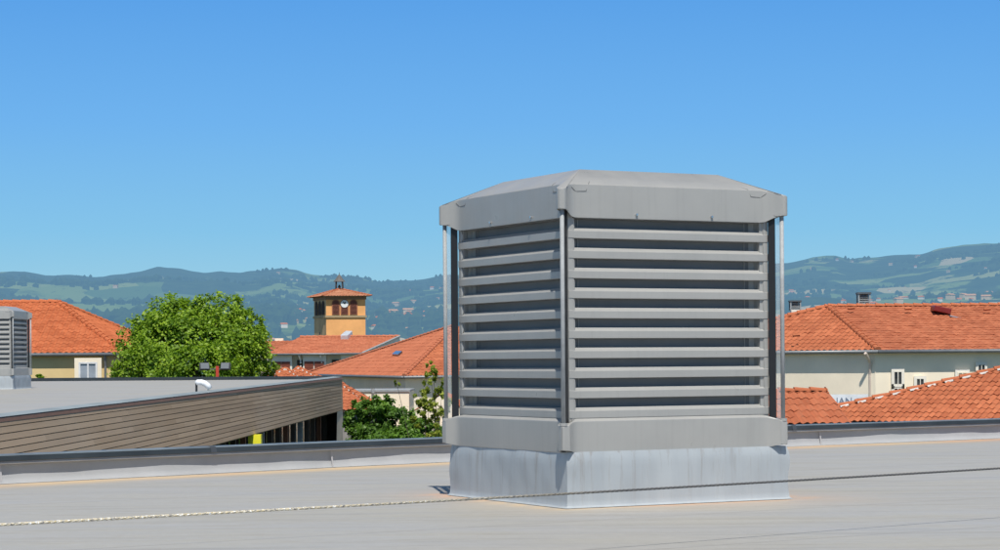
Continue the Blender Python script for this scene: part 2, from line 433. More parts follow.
    m=MB(); m.add(v,f); cap=m.build('cap',PAINT,root,True); cap.data.set_sharp_from_angle(angle=R(42)); cap.modifiers.new('wn','WEIGHTED_NORMAL').keep_sharp=True
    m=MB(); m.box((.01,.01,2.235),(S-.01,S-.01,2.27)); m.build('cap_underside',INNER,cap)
    # folded corner seams (dark sealant lines) on each skirt near the corners
    SEAL=simple('sealant',(.10,.10,.10),.6)
    def seamline(pts):
        MB().tube(pts,.0026,5).build('corner_seam',SEAL,cap)
    def place(side,u,o,z):
        w_={0:(u,-o),1:(S+o,u),2:(S-u,S+o),3:(-o,S-u)}[side]; return (w_[0],w_[1],z)
    for side in range(4):
        for (ua,sg) in ((.14,1),(S-.14,-1)):
            u=lambda k: ua-sg*k
            seamline([place(side,u(-.13),-.10,2.482),place(side,u(-.045),.014,2.434),place(side,u(-.02),.0205,2.378),place(side,u(.070),.0205,2.374),place(side,u(.115),.034,2.405)])
    for side in range(4):
        for u in ((.60,1.28) if side%2==0 else (.62,1.30)):
            p=Vector(place(side,u,.018,2.212)); o=Vector(place(side,u,.034,2.212))
            MB().tube([p,o],.010,8).build('screw',STEEL,cap)
    # louvre panels
    nn=.015; pitch=(ZC-ZR)/10
    for side in range(4):
        ang=side*math.pi/2; Mx=Matrix.Translation({0:(0,0,0),1:(S,0,0),2:(S,S,0),3:(0,S,0)}[side])@Matrix.Rotation(ang,4,'Z')
        m=MB(); v=[];pr=[]
        for k in range(10):
            z=ZR+k*pitch
            pr+=[(.0,z+.002),(.0,z+.053),(-.004,z+.058),(-.030,z+.080),(-.045,z+.078),(-.105,z+.060),(-.105,z+pitch-.001),(-.004,z+pitch-.001)]

        A_,B_=(nn if side!=3 else -.008),(S+.012 if side==0 else S-nn)
        a,b=A_+.040,B_-.040
        for (wd,z) in pr: v+=[(a-wd*.46,-wd,z),(b+wd*.46,-wd,z)]
        f=[(2*i,2*i+1,2*i+3,2*i+2) for i in range(len(pr)-1)]
        m.add([Mx@Vector(p) for p in v],f)
        # nose ends lap over the stiles
        for k in range(10):
            z=ZR+k*pitch
            for (x0,x1) in ((A_,a),(b,B_)):
                m.add([Mx@Vector(p) for p in ((x0,0,z+.002),(x1,0,z+.002),(x1,0,z+.057),(x0,0,z+.057),(x0,.026,z+.075),(x1,.026,z+.075))],[(0,1,2,3),(3,2,5,4)])
        m.box((A_,.004,ZR-.03),(a,.06,ZC+.08),Mx); m.box((b,.004,ZR-.03),(B_,.06,ZC+.08),Mx)
        m.box((.125,.108,ZR-.03),(S-.125,.12,ZC+.08),Mx)
        for k in range(10):
            q=pr[k*8+2:k*8+8]
            m.add([Mx@Vector((a-w_*.46,-w_,z_)) for (w_,z_) in q],[(0,1,2,3,4,5)]); m.add([Mx@Vector((b+w_*.46,-w_,z_)) for (w_,z_) in q],[(0,1,2,3,4,5)])
        for k in range(10):
            z0_=ZR+k*pitch+.055; z1_=ZR+(k+1)*pitch-.002
            lens=[(a-.004,.0035,z0_)]+[(a+.022*math.sin(math.pi*(.12+.80*i/7))**.6,.0035+.01*math.sin(math.pi*i/7),z0_+(z1_-z0_)*i/7) for i in range(8)]+[(a-.004,.0035,z1_)]
            m.add([Mx@Vector(p) for p in lens],[tuple(range(len(lens)))])
            q=[(b+.004,.0035,z0_)]+[(b-.045*(1-math.sin(math.pi/2*i/7)),.004+.05*(1-math.sin(math.pi/2*i/7)),z0_+.012+(z1_-z0_-.012)*i/7) for i in range(8)]+[(b+.004,.0035,z1_)]
            for i in range(1,len(q)-2): m.add([Mx@Vector(p) for p in (q[0],q[i],q[i+1])],[(0,1,2)])
        m.box((nn+.02,-.003,ZR-.03),(S-nn-.02,.03,ZR-.001),Mx)
        # joint brackets behind the blades
        for x in (.15,S-.15): m.box((x,.099,ZR),(x+.006,.1045,ZC+.02),Mx)
        pn_=m.build('louvre_panel',PAINT,root)
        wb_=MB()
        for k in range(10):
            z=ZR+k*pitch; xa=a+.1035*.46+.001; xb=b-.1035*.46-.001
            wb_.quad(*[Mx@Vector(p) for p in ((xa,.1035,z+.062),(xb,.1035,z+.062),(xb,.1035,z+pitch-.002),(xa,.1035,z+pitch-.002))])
        wb_.v and [MB().add(wb_.v[i*4:i*4+4],[(0,1,2,3)]).build('painted_shade_back',WEB,pn_) for i in range(10)]  # dark sheet in each gap carries the painted shade
    # black corner posts, rods, clear strips
    for (cx,cy,sx,sy) in ((0,0,-1,-1),(S,0,1,-1),(S,S,1,1),(0,S,-1,1)):
        d=Vector((sx,sy,0)).normalized(); t=Vector((-d.y,d.x,0)); c=Vector((cx,cy,0))
        def bar(r0,r1,h,z0,z1):
            return [c+d*r0+t*h+Vector((0,0,z0)),c+d*r1+t*h+Vector((0,0,z0)),c+d*r1-t*h+Vector((0,0,z0)),c+d*r0-t*h+Vector((0,0,z0)),
                    c+d*r0+t*h+Vector((0,0,z1)),c+d*r1+t*h+Vector((0,0,z1)),c+d*r1-t*h+Vector((0,0,z1)),c+d*r0-t*h+Vector((0,0,z1))]
        fs=[(0,3,2,1),(4,5,6,7),(0,1,5,4),(1,2,6,5),(2,3,7,6),(3,0,4,7)]
        MB().add(bar(.011,.066,.009,.64,2.225),fs).build('corner_post',DARK,root)
        MB().add(bar(.072,.106,.002,.64,2.245),fs).build('clear_strip',STRIP,root)
        p=c+d*.120
        rod=MB().tube([p+Vector((0,0,.60)),p+Vector((0,0,2.30))],.0165,12).build('corner_rod',GALV,root,True)
        MB().tube([p+Vector((0,0,.618)),p+Vector((0,0,.640))],.031,12).build('rod_collar',PAINT,rod)
    return root
vent=make_vent(); vent.location=U0; vent.rotation_euler.z=TH
v2=copy_tree(vent); v2.location=at(0,0,1)  # placed below
v2['label']='smaller grey louvred ventilator standing on the wooden building\'s flat roof'

# ------------------------------------------------------------------ rope
rope_pts=[]
def rp(px,py):
    P=at(px,py,1.0); d=P.z-EYE; Y=(.36-EYE)/d; return Vector((P.x*Y,Y,.36))
A=rp(0,523.2); B=rp(1000,467.2); dd=(B-A)
m=MB(); n=900; ln=(B-A).length*1.6
Bx=Vector(dd.normalized()); sidev=Bx.cross(Vector((0,0,1))).normalized(); Z=Vector((0,0,1))
start=A-Bx*ln*.19
for s in range(3):
    pts=[]
    for i in range(n+1):
        t=i/n; ang=t*ln/.11*2*math.pi+s*2.094
        sag=-.012*math.sin(math.pi*t)
        pts.append(start+Bx*(t*ln)+(sidev*math.cos(ang)+Z*math.sin(ang))*.0032+Z*sag)
    m.tube(pts,.0044,5)
def mk_rope():
    mt,nt,b=new_mat('rope_fibre')
    n=noise(nt,mapping(nt),55,3,.8); g=N(nt,'ShaderNodeSeparateXYZ'); L(nt,mapping(nt),g.inputs[0])
    c=ramp(nt,n,[(.36,(.16,.14,.12)),(.46,(.60,.58,.52)),(.54,(.50,.38,.15)),(.60,(.85,.85,.82))])
    far=ramp(nt,math_(nt,'MULTIPLY_ADD',g.outputs[0],.35),[(.1,0.0),(.75,1.0)])
    mm=nt.nodes[-1]
    c=mix(nt,far,c,(.10,.10,.10)); L(nt,c,b.inputs['Base Color']); b.inputs['Roughness'].default_value=.8; return mt
tag(m.build('rope',mk_rope(),None,True),'thin pale twisted rope stretched low across the whole flat roof before the big ventilator','rope')

# ------------------------------------------------------------------ tiled roofs
LIFT=.012
def tile_plane(poly, eave, name, mat, parent, tw=.23, th=.36, amp=.035, res=5, rows=2, thick=.02):
    """convex polygon of points (coplanar) -> wavy tile sheet clipped to it; eave: direction along the eave"""
    poly=[Vector(p) for p in poly]
    n=(poly[1]-poly[0]).cross(poly[2]-poly[0]).normalized()
    if n.z<0: n=-n
    a=Vector(eave); a=(a-n*a.dot(n)).normalized(); up=n.cross(a).normalized()
    if up.z<0: up=-up; 
    o=poly[0]
    uv=[((p-o).dot(a),(p-o).dot(up)) for p in poly]
    u0=min(q[0] for q in uv); u1=max(q[0] for q in uv); v0=min(q[1] for q in uv); v1=max(q[1] for q in uv)
    nu=int(math.ceil((u1-u0)/tw)); nv=int(math.ceil((v1-v0)/th))
    us=u0+np.arange(nu*res+1)*tw/res
    prof=np.abs(np.cos(np.pi*np.arange(nu*res+1)/res))      # barrel shape
    prof=(.5+.5*np.cos(2*np.pi*np.arange(nu*res+1)/res))**.8
    jr=np.random.RandomState(len(poly)*7+nu)
    V=[];uvs=[];F_=[]
    P0=np.array(o);A_=np.array(a);B_=np.array(up);N_=np.array(n)
    W=nu*res+1; k=0
    for j in range(nv):
        jit=np.repeat(jr.normal(0,.004,nu+1),res)[:W]
        for e,(t,lift) in enumerate(((0,LIFT),(1,0.0))):
            vv=v0+(j+t)*th-(0 if e==0 else -.0)
            pts=P0+np.outer(us,A_)+B_*(vv if e==0 else vv+.012)+np.outer(prof*amp+lift+jit,N_)
            V.append(pts); 
            for i in range(W): uvs.append((i/res+.5,j+.5))
        b=j*2*W
        for i in range(W-1): F_.append((b+i,b+i+1,b+W+i+1,b+W+i))
        if j>0:
            for i in range(W-1): F_.append((b-W+i,b-W+i+1,b+i+1,b+i))
    V=np.concatenate(V)
    me=bpy.data.meshes.new(name); me.from_pydata(V.tolist(),[],F_)
    ul=me.uv_layers.new(name='UVMap'); lv=np.zeros(len(me.loops),dtype=np.int32); me.loops.foreach_get('vertex_index',lv)
    U=np.array(uvs)
    # constant uv per face keeps one tone per tile
    fl=[]
    for p in me.polygons:
        vi=p.vertices[0]; uvv=U[vi]
        for _ in p.vertices: fl+= [uvv[0]+.1,uvv[1]]
    ul.data.foreach_set('uv',fl)
    bm=bmesh.new(); bm.from_mesh(me)
    cen=sum(poly,Vector())/len(poly)
    for i in range(len(poly)):
        p,q=poly[i],poly[(i+1)%len(poly)]; e=(q-p); out=e.cross(n).normalized()
        if (cen-p).dot(out)>0: out=-out
        bmesh.ops.bisect_plane(bm,geom=bm.verts[:]+bm.edges[:]+bm.faces[:],plane_co=p+out*.02,plane_no=out,clear_outer=True)
    # back board
    bm.to_mesh(me); bm.free()
    ob=link_mesh(name,me,mat,parent)
    bb=MB(); bb.quad(*[p-n*.03 for p in poly]); bb.build('roof_board',SOFFIT,ob)
    return ob
def ridge(p,q,name,mat,parent,r=.10,step=.38,mortar=False):
    p=Vector(p);q=Vector(q); d=(q-p); Ln=d.length; d.normalize(); s=d.cross(Vector((0,0,1))).normalized(); u=s.cross(d).normalized()
    m=MB(); k=int(Ln/step)+1
    for i in range(k):
        a=p+d*(i*step); b=p+d*min(Ln,(i+1)*step+.03); v=[]
        for (c,rr) in ((a,r),(b,r*.82)):
            for t in range(7):
                an=math.pi*t/6; v.append(c+s*math.cos(an)*rr+u*(math.sin(an)*rr+.01+(.02 if rr==r else 0)))
        m.add(v,[(t,t+1,t+8,t+7) for t in range(6)]+[(0,1,2,3,4,5,6)])
    o=m.build(name,mat,parent)
    if mortar:
        for i in range(k):
            a=p+d*(i*step+.05); b=p+d*((i+.6)*step)
            for sg in (1,-1):
                MB().quad(a+s*sg*(r*1.45)-u*.005,b+s*sg*(r*1.25)-u*.005,b+s*sg*r*.85+u*.035,a+s*sg*r*.95+u*.035).build('mortar',MORTAR,o)
    return o
def wallpoly(name, pts, z0, mat, parent, closed=True, thick=None):
    """vertical wall sheet through plan points with tops given in each point's z"""
    m=MB(); n=len(pts)
    for i in range(n if closed else n-1):
        a=pts[i];b=pts[(i+1)%n]
        m.quad((a[0],a[1],z0),(b[0],b[1],z0),(b[0],b[1],b[2]),(a[0],a[1],a[2]))
    return m.build(name,mat,parent)
def gutter(a,b,parent,r=.07):
    m=MB(); m.tube([a,b],r,8); return m.build('gutter',GUTTER,parent,True)
def window(a,b,z0,z1,parent,frame=FRAMEW,out=None,panes=2,surround=None,glass=GLASS):
    """window on the wall line a->b (plan points), projecting along 'out'"""
    a=Vector((a[0],a[1],0));b=Vector((b[0],b[1],0)); d=(b-a).normalized(); Ln=(b-a).length
    o=Vector(out) if out is not None else Vector((d.y,-d.x,0)); o.normalize()
    Mx=Matrix((( d.x,o.x,0,a.x),(d.y,o.y,0,a.y),(0,0,1,0),(0,0,0,1)))
    fw=min(.07,.11*Ln); mh=min(.05,.045*Ln); m=MB()
    m.box((0,.0,z0),(fw,.06,z1),Mx); m.box((Ln-fw,.0,z0),(Ln,.06,z1),Mx); m.box((fw,.0,z1-fw),(Ln-fw,.06,z1),Mx); m.box((fw,.0,z0),(Ln-fw,.06,z0+fw),Mx)
    for k in range(1,panes):
        x=Ln*k/panes; m.box((x-mh,.0,z0+fw),(x+mh,.062,z1-fw),Mx)
    w_=m.build('window',frame,parent)
    MB().box((fw,.005,z0+fw),(Ln-fw,.02,z1-fw),Mx).build('pane',glass,w_)
    if surround:
        s=MB(); t=min(.16,.22*Ln)
        s.box((-t,-.02,z0-.02),(-.002,.045,z1+t),Mx); s.box((Ln+.002,-.02,z0-.02),(Ln+t,.045,z1+t),Mx); s.box((-.002,-.02,z1+.002),(Ln+.002,.045,z1+t),Mx)
        s.build('surround',surround,w_)
    return w_
V=Vector
GZ=-9.0
# --- left orange-roofed house
h=empty('house',(0,0,0)); tag(h,'yellow rendered house with bright orange tiled hip roof, left behind the wooden building','house')
ze=at(75,353.5,85).z; fr=at(124,353,85); fr.z=ze; fl=V((-30,84.2,ze)); br=V((fr.x+.4,98,ze)); bl=V((-30,98,ze))
ap=at(58,302.5,91); ap2=V((-27,91,ap.z)); ap.y=91
tile_plane([fl,fr,ap,ap2],fr-fl,'front_roof',TILE_O,h,.24,.36,.055)
tile_plane([fr,br,ap],br-fr,'end_roof',TILE_O,h,.24,.36,.055)
tile_plane([bl,br,ap,ap2],br-bl,'back_roof',TILE_O,h,.3,.5)
ridge(ap2,ap,'ridge_tiles',TILE_O,h,.12); ridge(fr,ap,'hip_tiles',TILE_O,h,.12); ridge(br,ap,'hip_tiles',TILE_O,h,.12)
ov=.17
wl=[V((-30,84.2+ov,ze)),V((fr.x-ov,fr.y+ov,ze)),V((fr.x-ov+.4,98-ov,ze)),V((-30,98-ov,ze))]
wallpoly('wall',wl,GZ,YELLOW,h)
m=MB(); m.quad(fl-V((0,0,.06)),fr-V((0,0,.06)),wl[1]-V((0,0,.06)),wl[0]-V((0,0,.06))); m.build('soffit',SOFFIT,h)
gutter(fl+V((0,-.06,-.04)),fr+V((0,-.06,-.04)),h)
MB().tube([V((fr.x-.75,fr.y-.02,ze-.1)),V((fr.x-.75,fr.y+ov-.12,ze-.5)),V((fr.x-.75,fr.y+ov-.12,GZ))],.05,8).build('downpipe',GUTTER,h)
ww=84.35
a=at(79,368,ww+.0); b=at(97.5,368,ww)
window((a.x,ww-.03),(b.x,ww+.01),at(88,395,ww).z,at(88,362,ww).z-.0,h,FRAMEW,(0,-1,0),2,CREAM,simple('net_curtain',(.33,.37,.42),.3,0,.2,2))

# --- right cream building with the long ridge
h=empty('house',(0,0,0)); tag(h,'long cream rendered building with weathered orange hip roof, right of the big ventilator','house')
C=at(878,350.3,80); ze=C.z; Lc=at(640,352,86); Lc.z=ze; Rc=V((26,80.6,ze)); ap=at(828,306.8,86); ap2=V((28,86.6,ap.z))
Rc=V((C.x+(ap2.x-ap.x),C.y+.6,ze))
tile_plane([C,Rc,ap2,ap],Rc-C,'main_roof',TILE_N,h,.2,.33,.022)
tile_plane([Lc,C,ap],C-Lc,'end_roof',TILE_R,h,.24,.36,.045)
bk=V((ap2.x,93,ze)); bl=V((Lc.x+1,93,ze))
tile_plane([bl,Lc,ap],Lc-bl,'back_roof',TILE_R,h,.3,.5)
tile_plane([bl,bk,ap2,ap],bk-bl,'back_roof',TILE_R,h,.3,.5) if False else None
ridge(ap,ap2,'ridge_tiles',TILE_R,h,.11); ridge(C,ap,'hip_tiles',TILE_R,h,.12); ridge(Lc,ap,'hip_tiles',TILE_R,h,.12)
o1=.30
W0=V((C.x-.05,C.y+o1,ze)); dR=(Rc-C).normalized(); dLf=(Lc-C).normalized()
wr=W0+dR*(Rc-C).length; wl_=W0+dLf*(Lc-C).length
wallpoly('wall',[wl_,W0,wr,V((wr.x,92,ze)),V((wl_.x,92,ze))],GZ,CREAM,h)
m=MB(); dz=V((0,0,.05)); m.quad(Lc-dz,C-dz,W0-dz,wl_-dz); m.quad(C-dz,Rc-dz,wr-dz,W0-dz); m.build('soffit',SOFFIT,h)
gutter(C+V((0,-.07,-.05)),Rc+V((0,-.07,-.05)),h); gutter(Lc+V((0,-.07,-.05)),C+V((0,-.07,-.05)),h)
dp=V((C.x-.22,C.y+.45,0)); MB().tube([V((dp.x-.25,C.y,ze-.1)),V((dp.x,dp.y-.1,ze-.45)),V((dp.x,dp.y,ze-.9)),V((dp.x,dp.y,GZ))],.06,8).build('downpipe',simple('beige_pipe',(.6,.5,.42),.6),h)
for (x0,x1,y0,y1,g) in ((893,902,371,388.5,GLASS),(893,902,386,400,GLASS),(915.5,924,378,386,GLASS),(957,967,372,390,CREAM),(977,985,364,380,GLASS)):
    Yw=80.32+(x0-878)*.0012; a=at(x0,y0,Yw); b=at(x1,y0,Yw)
    window((a.x,Yw-.05),(b.x,Yw-.05),at(x0,y1,Yw).z,a.z,h,WHITEW if g is GLASS else CREAM,(0,-1,0),2,WHITEW,g)
m=MB()
for (px,py) in ((851,309),(908,309.5),(987,310),(796,336)):
    p=at(px,py,85.0 if py<320 else 82.3); MB().tube([p+V((-.12,0,.02)),p+V((.14,0,.04))],.06,6).build('tile_vent',TILE_R,h)
# roof box (skylight hood) and its apron
p=at(940,309,85.2); sk=MB().box((-.32,-.5,-.15),(.36,.3,.08),Matrix.Translation(p)@Matrix.Rotation(R(13),4,'Y')); o=sk.build('skylight_hood',simple('dark_red_metal',(.20,.02,.015),.35),h,bevel=.03)
MB().box((.30,-.75,-.24),(.85,-.25,-.2),Matrix.Translation(p)@Matrix.Rotation(R(13),4,'Y')).build('apron',simple('lead',(.5,.52,.55),.4,.5),o)
# rear wing on the right
hw=empty('house'); tag(hw,'low tiled wing on the far right behind the long cream building\'s ridge','house')
a=at(963,327,90);b=at(1040,332,90); c=at(1040,304,94); d=at(944,304,94)
a.z=b.z=at(980,326,90).z; c.z=d.z=at(980,304,94).z+.08
# --- chimneys
def chimney(px,pt,pb,Y,wpx,label):
    e=empty('chimney',at(px,pb,Y)); tag(e,label,'chimney')
    w=wpx*Y/F; hh=(pb-pt)*Y/F
    MB().box((-w*.36,-w*.36,-1.2),(w*.36,w*.36,hh*.28)).build('flue_base',WHITEW,e)
    m=MB()
    for sx in (-1,1):
        for sy in (-1,1): m.box((sx*w*.42-.025,sy*w*.42-.025,hh*.05),(sx*w*.42+.025,sy*w*.42+.025,hh*.86))
    for k in range(4): z=hh*(.3+.13*k); m.box((-w*.36,-w*.36,z),(w*.36,w*.36,z+hh*.05))
    m.box((-w*.40,-w*.44,hh*.28),(w*.40,w*.44,hh*.33)); m.build('cage',GALV,e)
    MB().box((-w*.52,-w*.52,hh*.86),(w*.52,w*.52,hh)).build('cap',simple('grey_cap',(.10,.11,.12),.5),e)
    MB().box((-w*.25,-w*.25,hh*.3),(w*.25,w*.25,hh*.85)).build('flue',simple('brown_flue',(.18,.12,.10),.7),e)
chimney(863.5,292.5,305.5,87.5,13.0,'square chimney with metal cage cap standing on the long ridge')
chimney(795,300.5,311,93,11.5,'square chimney with metal cage cap beside the big ventilator, left of the ridge')

# --- nearer roofs at the right
h=empty('house'); tag(h,'near tiled roof with white mortar dashes along its sloping hip, lower right corner','house')
E0=at(828,421.5,48); ang=R(-35); ed=V((math.cos(ang),math.sin(ang),0)); ud=V((-ed.y,ed.x,0)); slope=.42
def on_slope(px,py,P,u,sl_):
    q=at(px,py,1.0); c0=V((0,0,EYE)); d=q-c0; n=V((-u.x*sl_,-u.y*sl_,1)); return c0+d*((P-c0).dot(n)/d.dot(n))
tpx=on_slope(838,407.5,E0,ud,slope); r1=on_slope(1030,362.5,E0,ud,slope); E1=E0+ed*9
k1=(r1-E1).dot(ud); k1=max(k1,3.0); E2=E1+ud*k1+V((0,0,slope*k1))
tile_plane([E0,E1,E2,r1,tpx],ed,'roof_slope',TILE_R,h,.15,.24,.034,6)
ridge(tpx,r1,'hip_tiles',TILE_R,h,.07,.40,True)
wallpoly('wall',[E0+ud*.3+ed*.3-V((0,0,.03)),E1+ud*.3-V((0,0,.03)),E1+ud*5,E0+ud*5+ed*2],GZ,WHITEW,h)
fm=MB(); q=[E0+ed*.05+ud*.04,E1+ud*.04]; fm.quad(q[0]-V((0,0,.04)),q[1]-V((0,0,.04)),q[1]-V((0,0,.16)),q[0]-V((0,0,.16))); fm.build('fascia',simple('fascia_dark',(.02,.018,.015),.8),h)
h=empty('house'); tag(h,'small near tiled roof just right of the ventilator foot, ending in a slanting verge','house')
C0=at(849,424,42); ang=R(12); ed=V((math.cos(ang),math.sin(ang),0)); ud=V((-ed.y,ed.x,0)); slope=.48
T0=on_slope(827,391.5,C0,ud,slope); k1=(T0-C0).dot(ud); TL=T0-ed*4; CL=C0-ed*4
C0b=T0-ud*k1-V((0,0,slope*k1))
tile_plane([CL,C0b,T0,TL],ed,'roof_slope',TILE_N,h,.165,.27,.038,6)
ridge(TL,T0,'ridge_tiles',TILE_R,h,.07,.33)
bk=T0+ud*k1-V((0,0,slope*k1)); g_=-V((0,0,.05))-ed*.05
MB().quad(C0b+g_,T0+g_,bk+g_,V((bk.x-.05,bk.y,GZ)),V((C0b.x-.05,C0b.y,GZ))).build('gable',WHITEW,h)
tile_plane([TL,T0,bk,TL+ud*k1-V((0,0,slope*k1))],ed,'back_slope',TILE_N,h,.3,.4)
MB().quad(CL+ud*.2-V((0,0,.06)),C0b+ud*.2-ed*.05-V((0,0,.06)),V((C0b.x-.05,C0b.y+.2,GZ)),V((CL.x,CL.y+.2,GZ))).build('wall',WHITEW,h)
e=at(786,386,46.5); 
# sign panel with letters
sg=empty('sign'); tag(sg,'white sign board with blue letters IAN low on the cream building wall','sign')
a=at(822,394.5,79.9); b=at(868,409,79.9)
MB().box((a.x,79.86,b.z),(b.x,79.92,a.z)).build('board',simple('sign_white',(.75,.77,.80),.5),sg)
cu=bpy.data.curves.new('letters','FONT'); cu.body='IAN'; cu.size=.36; cu.extrude=.004; cu.align_x='LEFT'
to=bpy.data.objects.new('letters_tmp',cu); col.objects.link(to)
dg=bpy.context.evaluated_depsgraph_get(); me=bpy.data.meshes.new_from_object(to.evaluated_get(dg)); bpy.data.objects.remove(to)
lt=link_mesh('letters',me,simple('sign_blue',(.20,.24,.32),.5),sg); p=at(836,404.2,79.84); lt.location=p; lt.rotation_euler=(R(90),0,0)
MB().box((0,0,0),(.14,.02,.10)).build('emblem',DARK,sg).location=at(857,401,79.83)

# --- middle pink-roofed house left of the ventilator
h=empty('house'); tag(h,'cream house with large pinkish orange hip roof just left of the big ventilator','house')
C=at(404,376.3,88); ze=C.z; Lc=at(304,374,112); Lc.z=ze; Rc=at(520,376,92); Rc.z=ze; ap=at(456,325.5,97)
tile_plane([Lc,C,ap],C-Lc,'front_roof',TILE_P,h,.20,.33,.03)
tile_plane([C,Rc,ap],Rc-C,'end_roof',TILE_R,h,.22,.34,.035)
tile_plane([Rc,V((Lc.x+8,112,ze)),ap],V((Lc.x+8,112,ze))-Rc,'back_roof',TILE_R,h,.3,.5)
tile_plane([V((Lc.x+8,112,ze)),Lc,ap],V((1,0,0)),'back_roof',TILE_R,h,.3,.5)
ridge(C,ap,'hip_tiles',TILE_P,h,.09); ridge(Lc,ap,'hip_tiles',TILE_P,h,.09)
wC=C+V((.03,.36,0)); wL=Lc+(C-Lc).normalized()*.4+V((.3,.15,0)); wR=Rc+V((-.3,.3,0))
wallpoly('wall',[wL,wC,wR,V((wR.x-2,104,ze))],GZ,CREAM,h)
m=MB(); dz=V((0,0,.05)); m.quad(Lc-dz,C-dz,wC-dz,wL-dz); m.quad(C-dz,Rc-dz,wR-dz,wC-dz); m.build('soffit',SOFFIT,h)
nl=(C-Lc).normalized(); gutter(Lc+V((-.06,-.05,-.04)),C+V((-.06,-.05,-.04)),h,.06); gutter(C+V((0,-.07,-.04)),Rc+V((0,-.07,-.04)),h,.06)
p=at(398,347.5,91.6); p.y=91.6
# skylight on front slope
pn=(C-Lc).cross(ap-Lc).normalized(); pn = pn if pn.z>0 else -pn
def on_plane(px,py,P,n):
    a=at(px,py,1.0); c0=V((0,0,EYE)); d=a-c0; t=(P-c0).dot(n)/d.dot(n); return c0+d*t
q=[on_plane(x,y,C,pn)+pn*.11 for x,y in ((393,356),(399,356.5),(403,353.2),(397,352.8))]
m=MB(); m.add(q+[x-pn*.12 for x in q],[(0,1,2,3),(0,1,5,4),(1,2,6,5),(2,3,7,6),(3,0,4,7)]); m.build('skylight',GLASS,h)
# lower flat annex of the house
an=empty('house'); tag(an,'low cream annex with flat top under the eave of the pinkish roofed house','building')
a=at(343,392,82); b=at(409,392,82); 
MB().box((a.x-2,82,GZ),(b.x,86.5,a.z)).build('wall',CREAM,an); MB().box((a.x-2.03,81.95,a.z+.003),(b.x+.04,86.5,a.z+.07)).build('coping',GALV,an)
MB().tube([at(373,393,81.9),at(373,388.5,81.9)],.06,8).build('vent_pipe',GALV,an)
# small gabled cream house by the thin tree
h=empty('house'); tag(h,'small cream gabled house behind the thin tree at the ventilator\'s left edge','house')
a=at(418,450,74);b=at(462,450,74);c=at(440,396,74)
ee=at(418,410,74).z
m=MB(); m.add([V((a.x,74,GZ)),V((b.x,74,GZ)),V((b.x,74,ee)),V((c.x,74,c.z)),V((a.x,74,ee)),V((a.x,82,GZ)),V((b.x,82,GZ)),V((b.x,82,ee)),V((c.x,82,c.z)),V((a.x,82,ee))],[(0,1,2,3,4),(0,4,9,5),(1,6,7,2),(5,6,7,8,9)]); m.build('wall',CREAM,h)
tile_plane([V((a.x-.2,74,ee-.1)),V((a.x-.2,82,ee-.1)),V((c.x,82,c.z+.03)),V((c.x,74,c.z+.03))],V((0,1,0)),'roof_slope',TILE_R,h)
tile_plane([V((b.x+.2,74,ee-.1)),V((b.x+.2,82,ee-.1)),V((c.x,82,c.z+.03)),V((c.x,74,c.z+.03))],V((0,1,0)),'roof_slope',TILE_R,h)
a=at(434,417,73.9);b=at(440,417,73.9); window((a.x,73.95),(b.x,73.95),at(436,427,73.9).z,a.z,h,FRAMEW,(0,-1,0),2)
for (x0,x1) in ((425,427),(430,432)):
    a=at(x0,431,73.2)
h=empty('porch_roof'); tag(h,'tiny red tiled lean-to roof against the small cream gabled house','roof')
a=at(436,433,72.6);b=at(450,433,72.6);c=at(450,427.5,73.8);d=at(437.5,427.5,73.8); a.z=b.z=at(440,433,72.6).z; c.z=d.z=at(440,427.5,73.8).z
tile_plane([a,b,c,d],V((1,0,0)),'roof_slope',TILE_R,h); MB().box((a.x+.15,72.8,GZ),(b.x,73.8,a.z-.06)).build('wall',WHITEW,h)

# --- white building with shutters below the tower
h=empty('house'); tag(h,'white building with red-brown shutters and long orange roof in front of the clock tower','house')
YK=165
el=at(266,353.5,YK); er=at(362,353.5,YK); ze=at(315,353.7,YK).z; el.z=er.z=ze
r2=at(400,336.5,YK+5); zr=r2.z; r1=at(300,336,YK+5); r1.z=zr
tile_plane([el,er,r2,r1],er-el,'front_roof',TILE_P,h,.28,.45,.03)
bl=V((r1.x-1,YK+11,ze)); bR=V((r2.x+2.4,YK+9,ze+.25))
tile_plane([r1,r2,bR,bl],er-el,'back_roof',TILE_P,h,.35,.6)if False else None
tile_plane([el,r1,bl],bl-el,'end_roof',TILE_P,h,.35,.6)
MB().quad(er+V((-.3,.35,-.04)),r2+V((-.1,.02,-.05)),at(414,341,YK+7),at(414,380,YK+7),V((er.x-.3,YK+.35,GZ))).build('gable',WHITEW,h)
m=MB(); m.tube([er+V((0,0,.03)),r2+V((0,0,.05))],.07,6); m.build('verge',GALV,h)
ridge(r1,r2,'ridge_tiles',TILE_P,h,.13,.5)
# stepped front wall with recesses
yw=YK+.38; yr=YK+1.3
def kx(px): return at(px,365,yw).x
xs=[(268,292,0),(292,303,1),(303,326,0),(326,341,1),(341,361,0)]
m=MB(); prev=None
for (x0,x1,rec) in xs:
    y=yr if rec else yw
    m.quad((kx(x0),y,GZ),(kx(x1),y,GZ),(kx(x1),y,ze),(kx(x0),y,ze))
    if prev is not None: m.quad((kx(x0),prev,GZ),(kx(x0),y,GZ),(kx(x0),y,ze),(kx(x0),prev,ze))
    prev=y
m.quad((kx(268),yw,GZ),(kx(268),YK+10,GZ),(kx(268),YK+10,ze),(kx(268),yw,ze)); m.build('wall',WHITEW,h)
m=MB(); m.quad(el-V((0,0,.06)),er-V((0,0,.06)),V((er.x,yr,ze-.06)),V((el.x,yr,ze-.06))); m.build('soffit',SOFFIT,h)
gutter(el+V((0,-.05,-.03)),er+V((0,-.05,-.03)),h,.08)
